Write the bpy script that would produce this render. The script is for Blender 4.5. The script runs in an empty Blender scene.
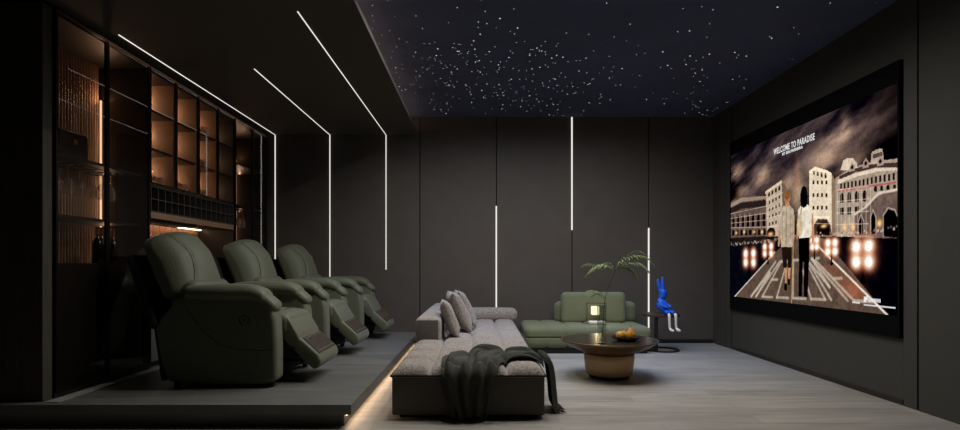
import bpy, bmesh, math, random
import numpy as np
from mathutils import Vector, Matrix

random.seed(7)
PI = math.pi
SC = bpy.context.scene
COL = SC.collection

# ------------------------------------------------------------------ camera
cam_d = bpy.data.cameras.new('camera')
cam = bpy.data.objects.new('camera', cam_d)
COL.objects.link(cam)
cam.location = (0.0, 0.0, 1.05)
cam.rotation_euler = (PI / 2, 0, 0)
cam_d.sensor_width = 36.0
cam_d.lens = 36.0 * 540.0 / 960.0
cam_d.shift_y = 51.0 / 960.0
cam_d.clip_start = 0.05
SC.camera = cam

# ------------------------------------------------------------------ world
w = bpy.data.worlds.new('world')
SC.world = w
w.use_nodes = True
w.node_tree.nodes['Background'].inputs[0].default_value = (0.9, 0.92, 1.0, 1)
w.node_tree.nodes['Background'].inputs[1].default_value = 0.0

SC.view_settings.view_transform = 'Standard'
SC.view_settings.look = 'None'
SC.view_settings.exposure = 0.0
SC.view_settings.gamma = 1.0
SC.cycles.use_denoising = True
SC.cycles.sample_clamp_indirect = 3.0
SC.cycles.max_bounces = 8
SC.cycles.transparent_max_bounces = 16

# ------------------------------------------------------------------ added ceiling spots
def spot(name, x, y, z, power, color=(1, 0.96, 0.9), size=165, radius=0.004, aim=None):
    d = bpy.data.lights.new(name, 'SPOT')
    d.energy = power; d.color = color
    d.spot_size = math.radians(size); d.spot_blend = 1.0
    d.shadow_soft_size = radius
    o = bpy.data.objects.new(name, d); COL.objects.link(o)
    o.location = (x, y, z)
    if aim is not None:
        v = Vector(aim) - Vector((x, y, z))
        o.rotation_euler = v.to_track_quat('-Z', 'Y').to_euler()
    return o

# added pin-point fill spots below the ceiling, with no fixture, light the seating area
for iy, yy in enumerate((4.15, 4.8, 5.5, 6.2)):
    for ix, xx in enumerate((-0.35, 0.35, 1.05, 1.75)):
        pw = (44.0, 31.0, 15.0, 12.0)[iy] * (1.1, 1.1, 1.0, 0.9)[ix]
        spot('added_fill_spot', xx, yy, 3.05, pw, (1, 0.95, 0.88) if iy < 2 else (0.90, 0.94, 1.0), size=172)
for xx, yy in ((0.7, 6.05), (1.6, 6.0), (2.4, 6.3)):  # added blue spots tint the floor near the back wall
    spot('added_fill_spot', xx, yy, 3.05, 64.0, (0.25, 0.48, 1.0), size=74)
spot('added_fill_spot', -0.45, 6.3, 3.05, 60.0, (0.25, 0.45, 1.0), size=64, aim=(-0.85, 6.1, 0))  # added blue spot for the far end of the platform
# added fill spots over the recliners, no fixtures in the dropped ceiling
for yy, pw in ((4.45, 12.0), (5.6, 10.0), (6.6, 5.5)):
    spot('recliner_fill_spot', -1.1, yy, 2.8, pw, (0.97, 1.0, 0.93), size=150)

def strip_lamp(name, p, ln, wd, aim, power, color, parent=None):
    d = bpy.data.lights.new(name, 'AREA'); d.shape = 'RECTANGLE'; d.size = wd; d.size_y = ln
    d.energy = power; d.color = color
    o = bpy.data.objects.new(name, d); COL.objects.link(o)
    z = -Vector(aim).normalized(); y = Vector((0, 0, 1)); x = y.cross(z).normalized(); y = z.cross(x)
    o.rotation_euler = Matrix((x, y, z)).transposed().to_euler()
    q = Vector(p)
    if parent is not None: o.parent = parent; q = q - parent.location
    o.location = q
    return o

# ------------------------------------------------------------------ materials
def lin(c):
    return tuple(((v / 12.92) if v <= 0.04045 else ((v + 0.055) / 1.055) ** 2.4) for v in c)

def rgb(r, g, b):
    return lin((r / 255, g / 255, b / 255)) + (1.0,)

def mat(name, color, rough=0.6, metal=0.0, noise=0.0, nscale=8.0, stretch=(1, 1, 1), bump=0.0, bscale=None,
        spec=0.5, coat=0.0, sheen=0.0, detail=4.0):
    m = bpy.data.materials.new(name); m.use_nodes = True
    nt = m.node_tree; b = nt.nodes['Principled BSDF']
    b.inputs['Base Color'].default_value = color
    b.inputs['Roughness'].default_value = rough
    b.inputs['Metallic'].default_value = metal
    b.inputs['Specular IOR Level'].default_value = spec
    b.inputs['Coat Weight'].default_value = coat
    b.inputs['Sheen Weight'].default_value = sheen
    if noise or bump:
        tc = nt.nodes.new('ShaderNodeTexCoord'); mp = nt.nodes.new('ShaderNodeMapping')
        mp.inputs['Scale'].default_value = stretch
        nt.links.new(tc.outputs['Object'], mp.inputs['Vector'])
        nz = nt.nodes.new('ShaderNodeTexNoise')
        nz.inputs['Scale'].default_value = nscale; nz.inputs['Detail'].default_value = detail
        nt.links.new(mp.outputs[0], nz.inputs['Vector'])
        if noise:
            rp = nt.nodes.new('ShaderNodeValToRGB')
            c = Vector(color[:3])
            rp.color_ramp.elements[0].position = 0.3; rp.color_ramp.elements[1].position = 0.7
            rp.color_ramp.elements[0].color = tuple(c * (1 - noise)) + (1,)
            rp.color_ramp.elements[1].color = tuple(c * (1 + noise)) + (1,)
            nt.links.new(nz.outputs['Fac'], rp.inputs[0])
            nt.links.new(rp.outputs[0], b.inputs['Base Color'])
        if bump:
            src = nz
            if bscale:
                src = nt.nodes.new('ShaderNodeTexNoise'); src.inputs['Scale'].default_value = bscale
                nt.links.new(mp.outputs[0], src.inputs['Vector'])
            bp = nt.nodes.new('ShaderNodeBump'); bp.inputs['Strength'].default_value = bump
            bp.inputs['Distance'].default_value = 0.01
            nt.links.new(src.outputs['Fac'], bp.inputs['Height'])
            nt.links.new(bp.outputs[0], b.inputs['Normal'])
    return m

def emit(name, color, strength):
    m = bpy.data.materials.new(name); m.use_nodes = True
    nt = m.node_tree; nt.nodes.clear()
    e = nt.nodes.new('ShaderNodeEmission'); o = nt.nodes.new('ShaderNodeOutputMaterial')
    e.inputs[0].default_value = tuple(color[:3]) + (1,); e.inputs[1].default_value = strength
    nt.links.new(e.outputs[0], o.inputs[0])
    return m

def glass(name, tint, refl=0.12, rough=0.0, ior=1.45):
    """thin clear glass: tinted transparency under a fresnel reflection"""
    m = bpy.data.materials.new(name); m.use_nodes = True
    nt = m.node_tree; nt.nodes.clear()
    t = nt.nodes.new('ShaderNodeBsdfTransparent'); t.inputs[0].default_value = tuple(tint) + (1,)
    g = nt.nodes.new('ShaderNodeBsdfGlossy'); g.inputs['Roughness'].default_value = rough
    g.inputs[0].default_value = (1, 1, 1, 1)
    f = nt.nodes.new('ShaderNodeFresnel'); f.inputs[0].default_value = ior
    a = nt.nodes.new('ShaderNodeMath'); a.operation = 'MULTIPLY_ADD'
    a.inputs[1].default_value = 1.0; a.inputs[2].default_value = refl
    a.use_clamp = True
    ge = nt.nodes.new('ShaderNodeNewGeometry'); inv = nt.nodes.new('ShaderNodeMath'); inv.operation = 'SUBTRACT'; inv.inputs[0].default_value = 1.0
    nt.links.new(ge.outputs['Backfacing'], inv.inputs[1])
    ml = nt.nodes.new('ShaderNodeMath'); ml.operation = 'MULTIPLY'
    mx = nt.nodes.new('ShaderNodeMixShader'); o = nt.nodes.new('ShaderNodeOutputMaterial')
    nt.links.new(f.outputs[0], a.inputs[0]); nt.links.new(a.outputs[0], ml.inputs[0]); nt.links.new(inv.outputs[0], ml.inputs[1])
    nt.links.new(ml.outputs[0], mx.inputs[0])
    nt.links.new(t.outputs[0], mx.inputs[1]); nt.links.new(g.outputs[0], mx.inputs[2])
    nt.links.new(mx.outputs[0], o.inputs[0])
    return m

M = {}
M['wall_back'] = mat('wall_panel_taupe', rgb(80, 74, 70), 0.75, noise=0.06, nscale=5)
M['wall_side'] = mat('wall_panel_grey', rgb(56, 54, 49), 0.75, noise=0.05, nscale=5)
M['groove'] = mat('panel_groove_black', rgb(14, 13, 13), 0.8)
M['soffit'] = mat('soffit_paint', rgb(66, 63, 56), 0.85)
M['soffit_edge'] = mat('soffit_edge_paint', rgb(92, 84, 79), 0.8)
M['star'] = mat('star_ceiling', rgb(66, 74, 98), 0.9, noise=0.15, nscale=1.5)
M['pier'] = mat('dark_wood_pier', rgb(66, 61, 50), 0.6, noise=0.35, nscale=6, stretch=(6, 6, 0.5))
M['cab'] = mat('cabinet_black', rgb(30, 26, 23), 0.45, noise=0.15, nscale=20)
M['cab_in'] = mat('cabinet_brown', rgb(128, 102, 82), 0.55, noise=0.1, nscale=10)
M['flute'] = mat('fluted_brown_panel', rgb(146, 116, 92), 0.5)
M['splash'] = mat('copper_brown_splashback', rgb(140, 96, 66), 0.5)
M['grey_door'] = mat('grey_cabinet_front', rgb(110, 108, 104), 0.6)
M['frame'] = mat('blackened_metal', rgb(46, 40, 36), 0.35, metal=0.8)
M['copper'] = mat('copper_trim', rgb(190, 130, 95), 0.35, metal=0.9)
M['black'] = mat('matt_black', rgb(12, 12, 12), 0.6)
M['softblack'] = mat('black_cloth', rgb(30, 30, 29), 0.9)
M['recl'] = mat('sage_leather', rgb(92, 95, 77), 0.6, noise=0.06, nscale=12, bump=0.25, bscale=90, sheen=0.1)
M['reclseam'] = mat('sage_seam_thread', rgb(58, 62, 50), 0.8)
M['recldark'] = mat('dark_vent_leather', rgb(48, 44, 38), 0.6)
M['ventline'] = mat('bronze_vent_rib', rgb(140, 118, 92), 0.4, metal=0.5)
M['boucle'] = mat('grey_boucle', rgb(146, 137, 131), 0.95, noise=0.5, nscale=75, bump=0.8, bscale=140, sheen=0.2)
M['boucle_shaded'] = mat('grey_boucle_shaded', rgb(92, 88, 82), 0.95, noise=0.12, nscale=110, bump=0.4, bscale=140)  # darker copy of the boucle, shade put into its colour
M['piping'] = mat('dark_piping', rgb(40, 36, 33), 0.8)
M['gsofa'] = mat('olive_corduroy', rgb(108, 111, 82), 0.85, noise=0.12, nscale=90, stretch=(0.4, 1, 3), bump=0.4, bscale=120, sheen=0.15)
M['throw'] = mat('dark_green_knit', rgb(62, 63, 56), 0.95, noise=0.25, nscale=120, bump=0.5, bscale=160)
M['bronze'] = mat('brushed_bronze', rgb(198, 164, 120), 0.55, metal=0.3, noise=0.08, nscale=30, stretch=(1, 1, 6))
M['bronze_dark'] = mat('dark_bronze', rgb(104, 80, 60), 0.4, metal=0.6)
M['tabletop'] = mat('smoked_glass_top', rgb(44, 34, 27), 0.26, spec=0.5)
M['clear'] = glass('clear_glass', (0.86, 0.89, 0.86), 0.10)
M['smoke'] = glass('smoked_door_glass', (0.86, 0.83, 0.80), 0.02)
M['smoke_dark'] = glass('dark_door_glass', (0.42, 0.38, 0.35), 0.03)
M['fern'] = mat('fern_green', rgb(92, 108, 58), 0.7, noise=0.3, nscale=30)
M['stem'] = mat('fern_stem', rgb(40, 36, 26), 0.7)
M['fruit'] = mat('ripe_yellow_skin', rgb(214, 150, 50), 0.4, noise=0.25, nscale=25)
M['fruit2'] = mat('ripe_orange_skin', rgb(222, 168, 60), 0.4, noise=0.3, nscale=18)
M['plate'] = mat('black_stoneware', rgb(22, 21, 21), 0.35)
M['blue'] = mat('cobalt_blue_glaze', rgb(8, 92, 215), 0.45, noise=0.05, nscale=20)
M['white'] = mat('white_glaze', rgb(225, 222, 220), 0.5)
M['bottle'] = mat('dark_bottle_glass', rgb(16, 14, 12), 0.12, spec=0.8)
M['capfoil'] = mat('copper_foil', rgb(176, 104, 60), 0.3, metal=0.7)
M['box'] = mat('black_leather_case', rgb(34, 30, 28), 0.5)
M['led'] = emit('led_white', (1.0, 0.95, 0.88), 0.95)
M['warm'] = emit('led_warm', (1.0, 0.62, 0.38), 1.5)
M['warm_rack'] = emit('led_warm_rack', (1.0, 0.62, 0.36), 3.0)
M['warm_dim'] = emit('led_warm_dim', (1.0, 0.52, 0.27), 3.0)
M['warm_step'] = emit('led_warm_step', (1.0, 0.66, 0.40), 9.0)
M['lampglow'] = emit('lamp_shade_glow', (1.0, 0.86, 0.55), 1.3)
M['starpoint'] = emit('star_point', (0.95, 0.97, 1.0), 1.5)
M['lettering'] = emit('screen_white', (0.9, 0.9, 0.9), 0.9)
M['screen_border'] = mat('screen_black_border', rgb(4, 4, 5), 0.9, spec=0.1)

def add_scatter(m, fac, col):
    nt = m.node_tree; out = [n for n in nt.nodes if n.type == 'OUTPUT_MATERIAL'][0]
    src = out.inputs[0].links[0].from_socket
    d = nt.nodes.new('ShaderNodeBsdfDiffuse'); d.inputs[0].default_value = tuple(col) + (1,)
    t = nt.nodes.new('ShaderNodeBsdfTranslucent'); t.inputs[0].default_value = tuple(col) + (1,)
    a = nt.nodes.new('ShaderNodeMixShader'); a.inputs[0].default_value = .5
    nt.links.new(d.outputs[0], a.inputs[1]); nt.links.new(t.outputs[0], a.inputs[2])
    b = nt.nodes.new('ShaderNodeMixShader'); b.inputs[0].default_value = fac
    nt.links.new(src, b.inputs[1]); nt.links.new(a.outputs[0], b.inputs[2]); nt.links.new(b.outputs[0], out.inputs[0])

# wooden floor: boards run along X, grain stretched the same way
def wood(name, base, contrast, sy=1.0):
    m = bpy.data.materials.new(name); m.use_nodes = True
    nt = m.node_tree; b = nt.nodes['Principled BSDF']; L = nt.links.new
    tc = nt.nodes.new('ShaderNodeTexCoord')
    mp = nt.nodes.new('ShaderNodeMapping'); mp.inputs['Scale'].default_value = (0.9, 9.0, 1)
    L(tc.outputs['Object'], mp.inputs['Vector'])
    nz = nt.nodes.new('ShaderNodeTexNoise'); nz.inputs['Scale'].default_value = 2.2
    nz.inputs['Detail'].default_value = 8; nz.inputs['Roughness'].default_value = 0.62
    L(mp.outputs[0], nz.inputs['Vector'])
    br = nt.nodes.new('ShaderNodeTexBrick')
    br.inputs['Scale'].default_value = 1.0
    br.inputs['Brick Width'].default_value = 1.9; br.inputs['Row Height'].default_value = 0.19
    br.inputs['Mortar Size'].default_value = 0.002; br.offset = 0.37
    br.inputs['Color1'].default_value = (0.86, 0.86, 0.86, 1); br.inputs['Color2'].default_value = (1.1, 1.1, 1.1, 1)
    br.inputs['Mortar'].default_value = (0.6, 0.6, 0.6, 1)
    L(tc.outputs['Object'], br.inputs['Vector'])
    rp = nt.nodes.new('ShaderNodeValToRGB')
    c = Vector(base[:3])
    rp.color_ramp.elements[0].position = 0.3; rp.color_ramp.elements[1].position = 0.72
    rp.color_ramp.elements[0].color = tuple(c * (1 - contrast)) + (1,)
    rp.color_ramp.elements[1].color = tuple(c * (1 + contrast)) + (1,)
    L(nz.outputs['Fac'], rp.inputs[0])
    mx = nt.nodes.new('ShaderNodeMix'); mx.data_type = 'RGBA'; mx.blend_type = 'MULTIPLY'
    mx.inputs['Factor'].default_value = 1.0
    L(rp.outputs[0], mx.inputs['A']); L(br.outputs['Color'], mx.inputs['B'])
    L(mx.outputs['Result'], b.inputs['Base Color'])
    b.inputs['Roughness'].default_value = 0.42
    bp = nt.nodes.new('ShaderNodeBump'); bp.inputs['Strength'].default_value = 0.15; bp.inputs['Distance'].default_value = 0.004
    L(nz.outputs['Fac'], bp.inputs['Height']); L(bp.outputs[0], b.inputs['Normal'])
    return m
M['floor'] = wood('ash_grey_boards', rgb(156, 152, 145), 0.24)
M['platform'] = wood('dark_grey_boards', rgb(102, 101, 98), 0.25)

# ------------------------------------------------------------------ mesh helpers
class MB:
    """collects shapes (world coordinates) and links them as one mesh object"""
    def __init__(s): s.v = []; s.f = []; s.m = []; s.cur = 0
    def add(s, v, f):
        n = len(s.v); s.v += [tuple(p) for p in v]; s.f += [tuple(i + n for i in q) for q in f]; s.m += [s.cur] * len(f)
        return s
    def box(s, x0, x1, y0, y1, z0, z1):
        v = [(x, y, z) for x in (x0, x1) for y in (y0, y1) for z in (z0, z1)]
        return s.add(v, [(0, 1, 3, 2), (4, 6, 7, 5), (0, 4, 5, 1), (2, 3, 7, 6), (0, 2, 6, 4), (1, 5, 7, 3)])
    def tube(s, pts, r, n=8, cap=True):
        pts = [Vector(p) for p in pts]; rs = r if isinstance(r, (list, tuple)) else [r] * len(pts)
        vs = []; fs = []; up = None
        for i, p in enumerate(pts):
            d = (pts[min(i + 1, len(pts) - 1)] - pts[max(i - 1, 0)])
            d = d.normalized() if d.length > 1e-9 else Vector((0, 0, 1))
            if up is None:
                up = Vector((0, 0, 1)) if abs(d.z) < 0.9 else Vector((1, 0, 0))
            a = d.cross(up)
            if a.length < 1e-6: a = d.cross(Vector((0, 1, 0)))
            a.normalize(); b = a.cross(d).normalized(); up = b
            for k in range(n):
                t = 2 * PI * k / n
                vs.append(p + (a * math.cos(t) + b * math.sin(t)) * rs[i])
        for i in range(len(pts) - 1):
            for k in range(n):
                fs.append((i * n + k, i * n + (k + 1) % n, (i + 1) * n + (k + 1) % n, (i + 1) * n + k))
        if cap:
            fs.append(tuple(range(n))[::-1]); fs.append(tuple((len(pts) - 1) * n + k for k in range(n)))
        return s.add(vs, fs)
    def lathe(s, prof, c=(0, 0, 0), n=32, close=True):
        vs = []; fs = []
        for r, z in prof:
            for k in range(n):
                t = 2 * PI * k / n
                vs.append((c[0] + r * math.cos(t), c[1] + r * math.sin(t), c[2] + z))
        for i in range(len(prof) - 1):
            for k in range(n):
                fs.append((i * n + k, i * n + (k + 1) % n, (i + 1) * n + (k + 1) % n, (i + 1) * n + k))
        if close:
            fs.append(tuple(range(n))[::-1]); fs.append(tuple((len(prof) - 1) * n + k for k in range(n)))
        return s.add(vs, fs)
    def prism(s, prof, y0, y1):
        """polygon in x,z pushed from y0 to y1"""
        n = len(prof)
        v = [(x, y0, z) for x, z in prof] + [(x, y1, z) for x, z in prof]
        f = [tuple(range(n)), tuple(range(n, 2 * n))[::-1]] + [(i, i + n, (i + 1) % n + n, (i + 1) % n) for i in range(n)]
        return s.add(v, f)
    def soft(s, c, size, r=0.05, puff=(0, 0, 0), n=14, rot=None, fn=None):
        """rounded box; puff swells the pair of faces across each axis; fn(local point, normal) -> extra offset along normal"""
        hx, hy, hz = size[0] / 2, size[1] / 2, size[2] / 2
        H = Vector((hx, hy, hz)); r = min(r, hx, hy, hz)
        nn = n if isinstance(n, (tuple, list)) else (n, n, n)
        vid = {}; vs = []; fs = []
        def ticks(k, h):
            m = nn[k]; e = r / h if h > 0 else 0.3
            e = min(e, 0.98); a = max(3, m // 5)
            t = [-1 + e * i / a for i in range(a)] + [-1 + e + (2 - 2 * e) * i / m for i in range(m)] + [1 - e + e * i / a for i in range(a + 1)]
            return t
        T = [ticks(0, hx), ticks(1, hy), ticks(2, hz)]
        def vert(i, j, k):
            key = (i, j, k)
            if key in vid: return vid[key]
            p = Vector((T[0][i] * hx, T[1][j] * hy, T[2][k] * hz))
            core = Vector([max(-(H[a] - r), min(H[a] - r, p[a])) for a in range(3)])
            d = p - core
            # spread the cube shell over the sphere evenly enough
            nrm = d.normalized() if d.length > 1e-9 else Vector((0, 0, 1))
            if r > 0 and d.length > 1e-9:
                q = core + nrm * r
            else:
                q = p
            # puff
            u = [q[a] / H[a] for a in range(3)]
            off = Vector((0, 0, 0))
            off.x = puff[0] * u[0] * (1 - u[1] ** 2) * (1 - u[2] ** 2)
            off.y = puff[1] * u[1] * (1 - u[0] ** 2) * (1 - u[2] ** 2)
            off.z = puff[2] * u[2] * (1 - u[0] ** 2) * (1 - u[1] ** 2)
            if fn is not None:
                off += nrm * fn(q, nrm)
            q = q + off
            if rot is not None: q = rot @ q
            vid[key] = len(vs); vs.append(Vector(c) + q)
            return vid[key]
        N = [len(t) - 1 for t in T]
        for i in range(N[0]):
            for j in range(N[1]):
                fs.append((vert(i, j, 0), vert(i, j + 1, 0), vert(i + 1, j + 1, 0), vert(i + 1, j, 0)))
                fs.append((vert(i, j, N[2]), vert(i + 1, j, N[2]), vert(i + 1, j + 1, N[2]), vert(i, j + 1, N[2])))
        for i in range(N[0]):
            for k in range(N[2]):
                fs.append((vert(i, 0, k), vert(i + 1, 0, k), vert(i + 1, 0, k + 1), vert(i, 0, k + 1)))
                fs.append((vert(i, N[1], k), vert(i, N[1], k + 1), vert(i + 1, N[1], k + 1), vert(i + 1, N[1], k)))
        for j in range(N[1]):
            for k in range(N[2]):
                fs.append((vert(0, j, k), vert(0, j, k + 1), vert(0, j + 1, k + 1), vert(0, j + 1, k)))
                fs.append((vert(N[0], j, k), vert(N[0], j + 1, k), vert(N[0], j + 1, k + 1), vert(N[0], j, k + 1)))
        return s.add(vs, fs)
    def build(s, name, m, parent=None, smooth=False, bevel=0.0, local=False, segs=3):
        o0 = Vector((0, 0, 0))
        if parent is not None and not local:
            p = parent
            while p is not None: o0 += p.location; p = p.parent
        me = bpy.data.meshes.new(name)
        me.from_pydata([tuple(Vector(p) - o0) for p in s.v], [], s.f)
        ms = m if isinstance(m, (list, tuple)) else [m]
        for x in ms: me.materials.append(x)
        if len(ms) > 1: me.polygons.foreach_set('material_index', s.m)
        bm = bmesh.new(); bm.from_mesh(me)
        bmesh.ops.recalc_face_normals(bm, faces=bm.faces)
        bm.to_mesh(me); bm.free()
        o = bpy.data.objects.new(name, me); COL.objects.link(o)
        if parent is not None: o.parent = parent
        if smooth: me.shade_smooth()
        if bevel > 0:
            b = o.modifiers.new('bevel', 'BEVEL'); b.width = bevel; b.segments = segs; b.limit_method = 'ANGLE'
            b.angle_limit = math.radians(40)
            me.shade_smooth(); b.harden_normals = False
        return o

def tag(o, label=None, cat=None, group=None, kind=None):
    if label: o['label'] = label
    if cat: o['category'] = cat
    if group: o['group'] = group
    if kind: o['kind'] = kind
    return o

def empty(name, loc, label=None, cat=None, group=None):
    o = bpy.data.objects.new(name, None); COL.objects.link(o); o.location = loc
    o.empty_display_size = 0.1
    return tag(o, label, cat, group)

def struct(name, mb, m, **k):
    return tag(mb.build(name, m, **k), kind='structure')

def dup(root, loc, label=None, rotz=None, group=None):
    r = root.copy(); COL.objects.link(r); r.location = loc
    if rotz is not None: r.rotation_euler = (0, 0, rotz)
    if label: r['label'] = label
    if group: r['group'] = group
    for ch in list(root.children):
        c = ch.copy(); COL.objects.link(c); c.parent = r
        for g in list(ch.children):
            d = g.copy(); COL.objects.link(d); d.parent = c
    return r

ORD = ['first', 'second', 'third', 'fourth', 'fifth', 'sixth', 'seventh', 'eighth', 'ninth', 'tenth', 'eleventh', 'twelfth']

# ================================================================== ROOM
YB = 7.36; XR = 3.175; HC = 3.08; HS = 2.838; XS = -0.853; PH = 0.15
XG = -2.885                     # plane of the cabinet glass
struct('floor', MB().box(-4.3, 3.5, -1.3, YB + 0.2, -0.1, 0), M['floor'])
# raised platform: overhanging nosing on a set-back riser
mb = MB()
mb.box(-4.2, -0.835, 3.50, YB, 0.085, PH); mb.box(-4.2, -0.895, 3.555, YB, 0.0, 0.085)
struct('floor_platform', mb, M['platform'])
struct('trim_1', MB().box(-2.87, -2.78, 3.56, YB, PH, PH + 0.004), mat('pale_floor_strip', rgb(150, 148, 142), 0.5))  # thin paler strip along the cabinet front
# back wall in tall panels with dark joints
mb = MB(); edges = [-4.3, -2.79, -2.045, -0.82, 0.225, 1.254, 2.298, 3.3]
for a, b in zip(edges, edges[1:]):
    g = 0.007
    mb.box(a + (g if a > -1 else 0), b - (g if b > -1 else 0), YB, YB + 0.03, 0.05, HC + 0.1)
mb.cur = 1; mb.box(-4.3, 3.3, YB + 0.03, YB + 0.15, 0, HC + 0.1)
struct('wall_back', mb, [M['wall_back'], M['groove']])
struct('baseboard_back', MB().box(0.5, XR, YB - 0.012, YB + 0.0, 0, 0.05), M['groove'])
# right wall: screen bay between pilaster joints
mb = MB(); edges = [-1.3, 3.915, 4.055, 6.83, 6.97, YB]
for a, b in zip(edges, edges[1:]):
    g = 0.008
    x = XR + (0.012 if abs(a - 4.055) < 0.01 else 0)
    mb.box(x, XR + 0.05, a + (g if a > 0 else 0), b - g, 0.0 if a != 4.055 else 0.04, HC + 0.1)
mb.cur = 1; mb.box(XR + 0.05, XR + 0.2, -1.3, YB + 0.1, 0, HC + 0.1)
struct('wall_right', mb, [M['wall_side'], M['groove']])
struct('baseboard_right', MB().box(XR + 0.004, XR + 0.012, 4.063, 6.82, 0, 0.04), mat('dark_brown_skirting', rgb(34, 26, 20), 0.7))
struct('wall_front', MB().box(-4.3, 3.4, -1.4, -1.3, 0, HC + 0.1), mat('dark_unseen_wall', rgb(22, 21, 20), 0.95))  # unseen wall behind the camera, coloured dark to cut bounce light
# left wall with the dark wood pier that ends the cabinet run
mb = MB(); mb.box(-4.4, -4.2, -1.3, 3.58, 0, HC + 0.1); mb.box(-4.4, -2.90, 3.58, 3.66, PH, 2.80)
mb.box(-4.4, -3.34, 3.66, YB, PH, HS)
struct('wall_left', mb, M['pier'])
struct('ceiling', MB().box(-1.35, 3.4, -1.3, YB + 0.1, HC, HC + 0.1), M['star'])
mb = MB(); mb.box(-4.3, XS, -1.3, YB, HS, HS + 0.035); mb.box(-4.3, -1.35, -1.3, YB, HS + 0.035, HC + 0.1)
struct('ceiling_soffit', mb, M['soffit'])
struct('trim_2', MB().box(XS, XS + 0.006, -1.3, YB, HS - 0.001, HS + 0.037), M['soffit_edge'])
# warm cove strip lying on the lip of the dropped ceiling, washing the ceiling above it
tag(MB().box(-1.02, -0.99, 3.4, YB - 0.05, HS + 0.036, HS + 0.046).build('cove_light', emit('cove_warm', (1.0, 0.66, 0.46), 5.0)),
    'warm light strip washing the ceiling above the edge of the dropped ceiling', 'light strip')
# fibre optic stars
mb = MB(); rs = random.Random(11)
def star(x, y, s):
    z = HC - 0.002
    mb.add([(x - s, y - s, z), (x + s, y - s, z), (x + s, y + s, z), (x - s, y + s, z)], [(0, 1, 2, 3)])
n = 0
clusters = [(rs.uniform(-0.9, 3.0), rs.uniform(4.2, 7.2)) for _ in range(26)]
while n < 430:
    k = rs.random()
    if k < 0.33:
        x = rs.gauss(0.1, 0.55); y = rs.uniform(4.9, 7.3)
    elif k < 0.72:
        c = rs.choice(clusters); x = rs.gauss(c[0], 0.16); y = rs.gauss(c[1], 0.22)
    else:
        x = rs.uniform(-1.0, 3.1); y = rs.uniform(4.0, 7.3)
    if not (-0.93 < x < 3.12 and 4.0 < y < 7.33): continue
    star(x, y, rs.choice((0.0022, 0.0026, 0.003, 0.0045))); n += 1
tag(mb.build('fibre_star_lights', M['starpoint']), 'scattered white points of the starry ceiling over the seating area', 'star lights', kind='stuff')

# ------------------------------------------------------------------ white line lights
def line_light(label, boxes, cat='light strip', group='white line lights'):
    p = boxes[0]
    t = empty('line_light', ((p[0] + p[1]) / 2, (p[2] + p[3]) / 2, p[4]), label, cat, group)
    for nm, b in zip(('ceiling_segment', 'wall_segment') if len(boxes) == 2 else ('wall_segment',), boxes):
        MB().box(*b).build(nm, M['led'], t)
    return t
G = 'white line lights on the dropped ceiling and back wall'
for x, y0, zend, lab in ((-2.79, 4.17, 0.9, 'white line light running over the cabinet doors and down the wall corner'),
                         (-2.045, 4.89, 0.45, 'white line light bending down the wall behind the farthest recliner, shortest on the ceiling'),
                         (-1.28, 3.79, 1.0, 'white line light nearest the ceiling edge, stopping short halfway down the wall')):
    line_light(lab, [(x - 0.003, x + 0.003, y0, YB - 0.004, HS - 0.006, HS), (x - 0.005, x + 0.005, YB - 0.010, YB, zend, HS - 0.006)], group=G)
for x, z0, z1, lab in ((0.222, 0.30, 1.867, 'vertical white line light in the back wall above the grey sofa arm'),
                       (1.252, 1.54, HC - 0.002, 'vertical white line light hanging from the star ceiling down the back wall'),
                       (2.298, 0.08, 1.568, 'vertical white line light in the back wall beside the blue rabbit')):
    line_light(lab, [(x - 0.009, x + 0.009, YB - 0.010, YB, z0, z1)], group='vertical white line lights in the back wall')
# warm strip under the platform nosing
tag(MB().box(-0.893, -0.885, 3.60, YB - 0.05, 0.055, 0.083).build('step_light', M['warm_step']),
    'warm light strip under the edge of the platform beside the grey sofa', 'light strip')

# ================================================================== PROJECTION SCREEN
ZB0, ZB1, ZP0, ZP1, YN, YF = 0.505, 2.605, 0.672, 2.436, 4.063, 6.82
scr = empty('projection_screen', (XR, (YN + YF) / 2, ZB0), 'large wall screen showing a couple walking towards old buildings', 'screen')
mb = MB(); xs = XR - 0.02
mb.box(xs, XR + 0.012, YN, YF, ZB0, ZP0); mb.box(xs, XR + 0.012, YN, YF, ZP1, ZB1)
mb.box(xs, XR + 0.012, YN, YN + 0.02, ZP0, ZP1); mb.box(xs, XR + 0.012, YF - 0.02, YF, ZP0, ZP1)
mb.build('border', M['screen_border'], scr)

W, H = 470, 300
UU, VV = np.meshgrid((np.arange(W) + 0.5) / W, (np.arange(H) + 0.5) / H)
rng = np.random.RandomState(5)
def vnoise(fu, fv, seed):
    r = np.random.RandomState(seed); g = r.rand(int(fv) + 3, int(fu) + 3)
    x = UU * fu; y = VV * fv; i = x.astype(int); j = y.astype(int); a = x - i; b = y - j
    a = a * a * (3 - 2 * a); b = b * b * (3 - 2 * b)
    return (g[j, i] * (1 - a) + g[j, i + 1] * a) * (1 - b) + (g[j + 1, i] * (1 - a) + g[j + 1, i + 1] * a) * b
def fbm(fu, fv, seed, o=5):
    t = 0; amp = 1; tot = 0
    for k in range(o):
        t = t + amp * vnoise(fu * 2 ** k, fv * 2 ** k, seed + k); tot += amp; amp *= 0.55
    return t / tot
IM = np.zeros((H, W, 3))
def C3(*c): return np.array(c, float) / 255
def blend(mask, col, a=1.0):
    global IM
    k = (np.asarray(mask, float) * a)[..., None]
    IM = IM * (1 - k) + np.asarray(col) * k
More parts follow.
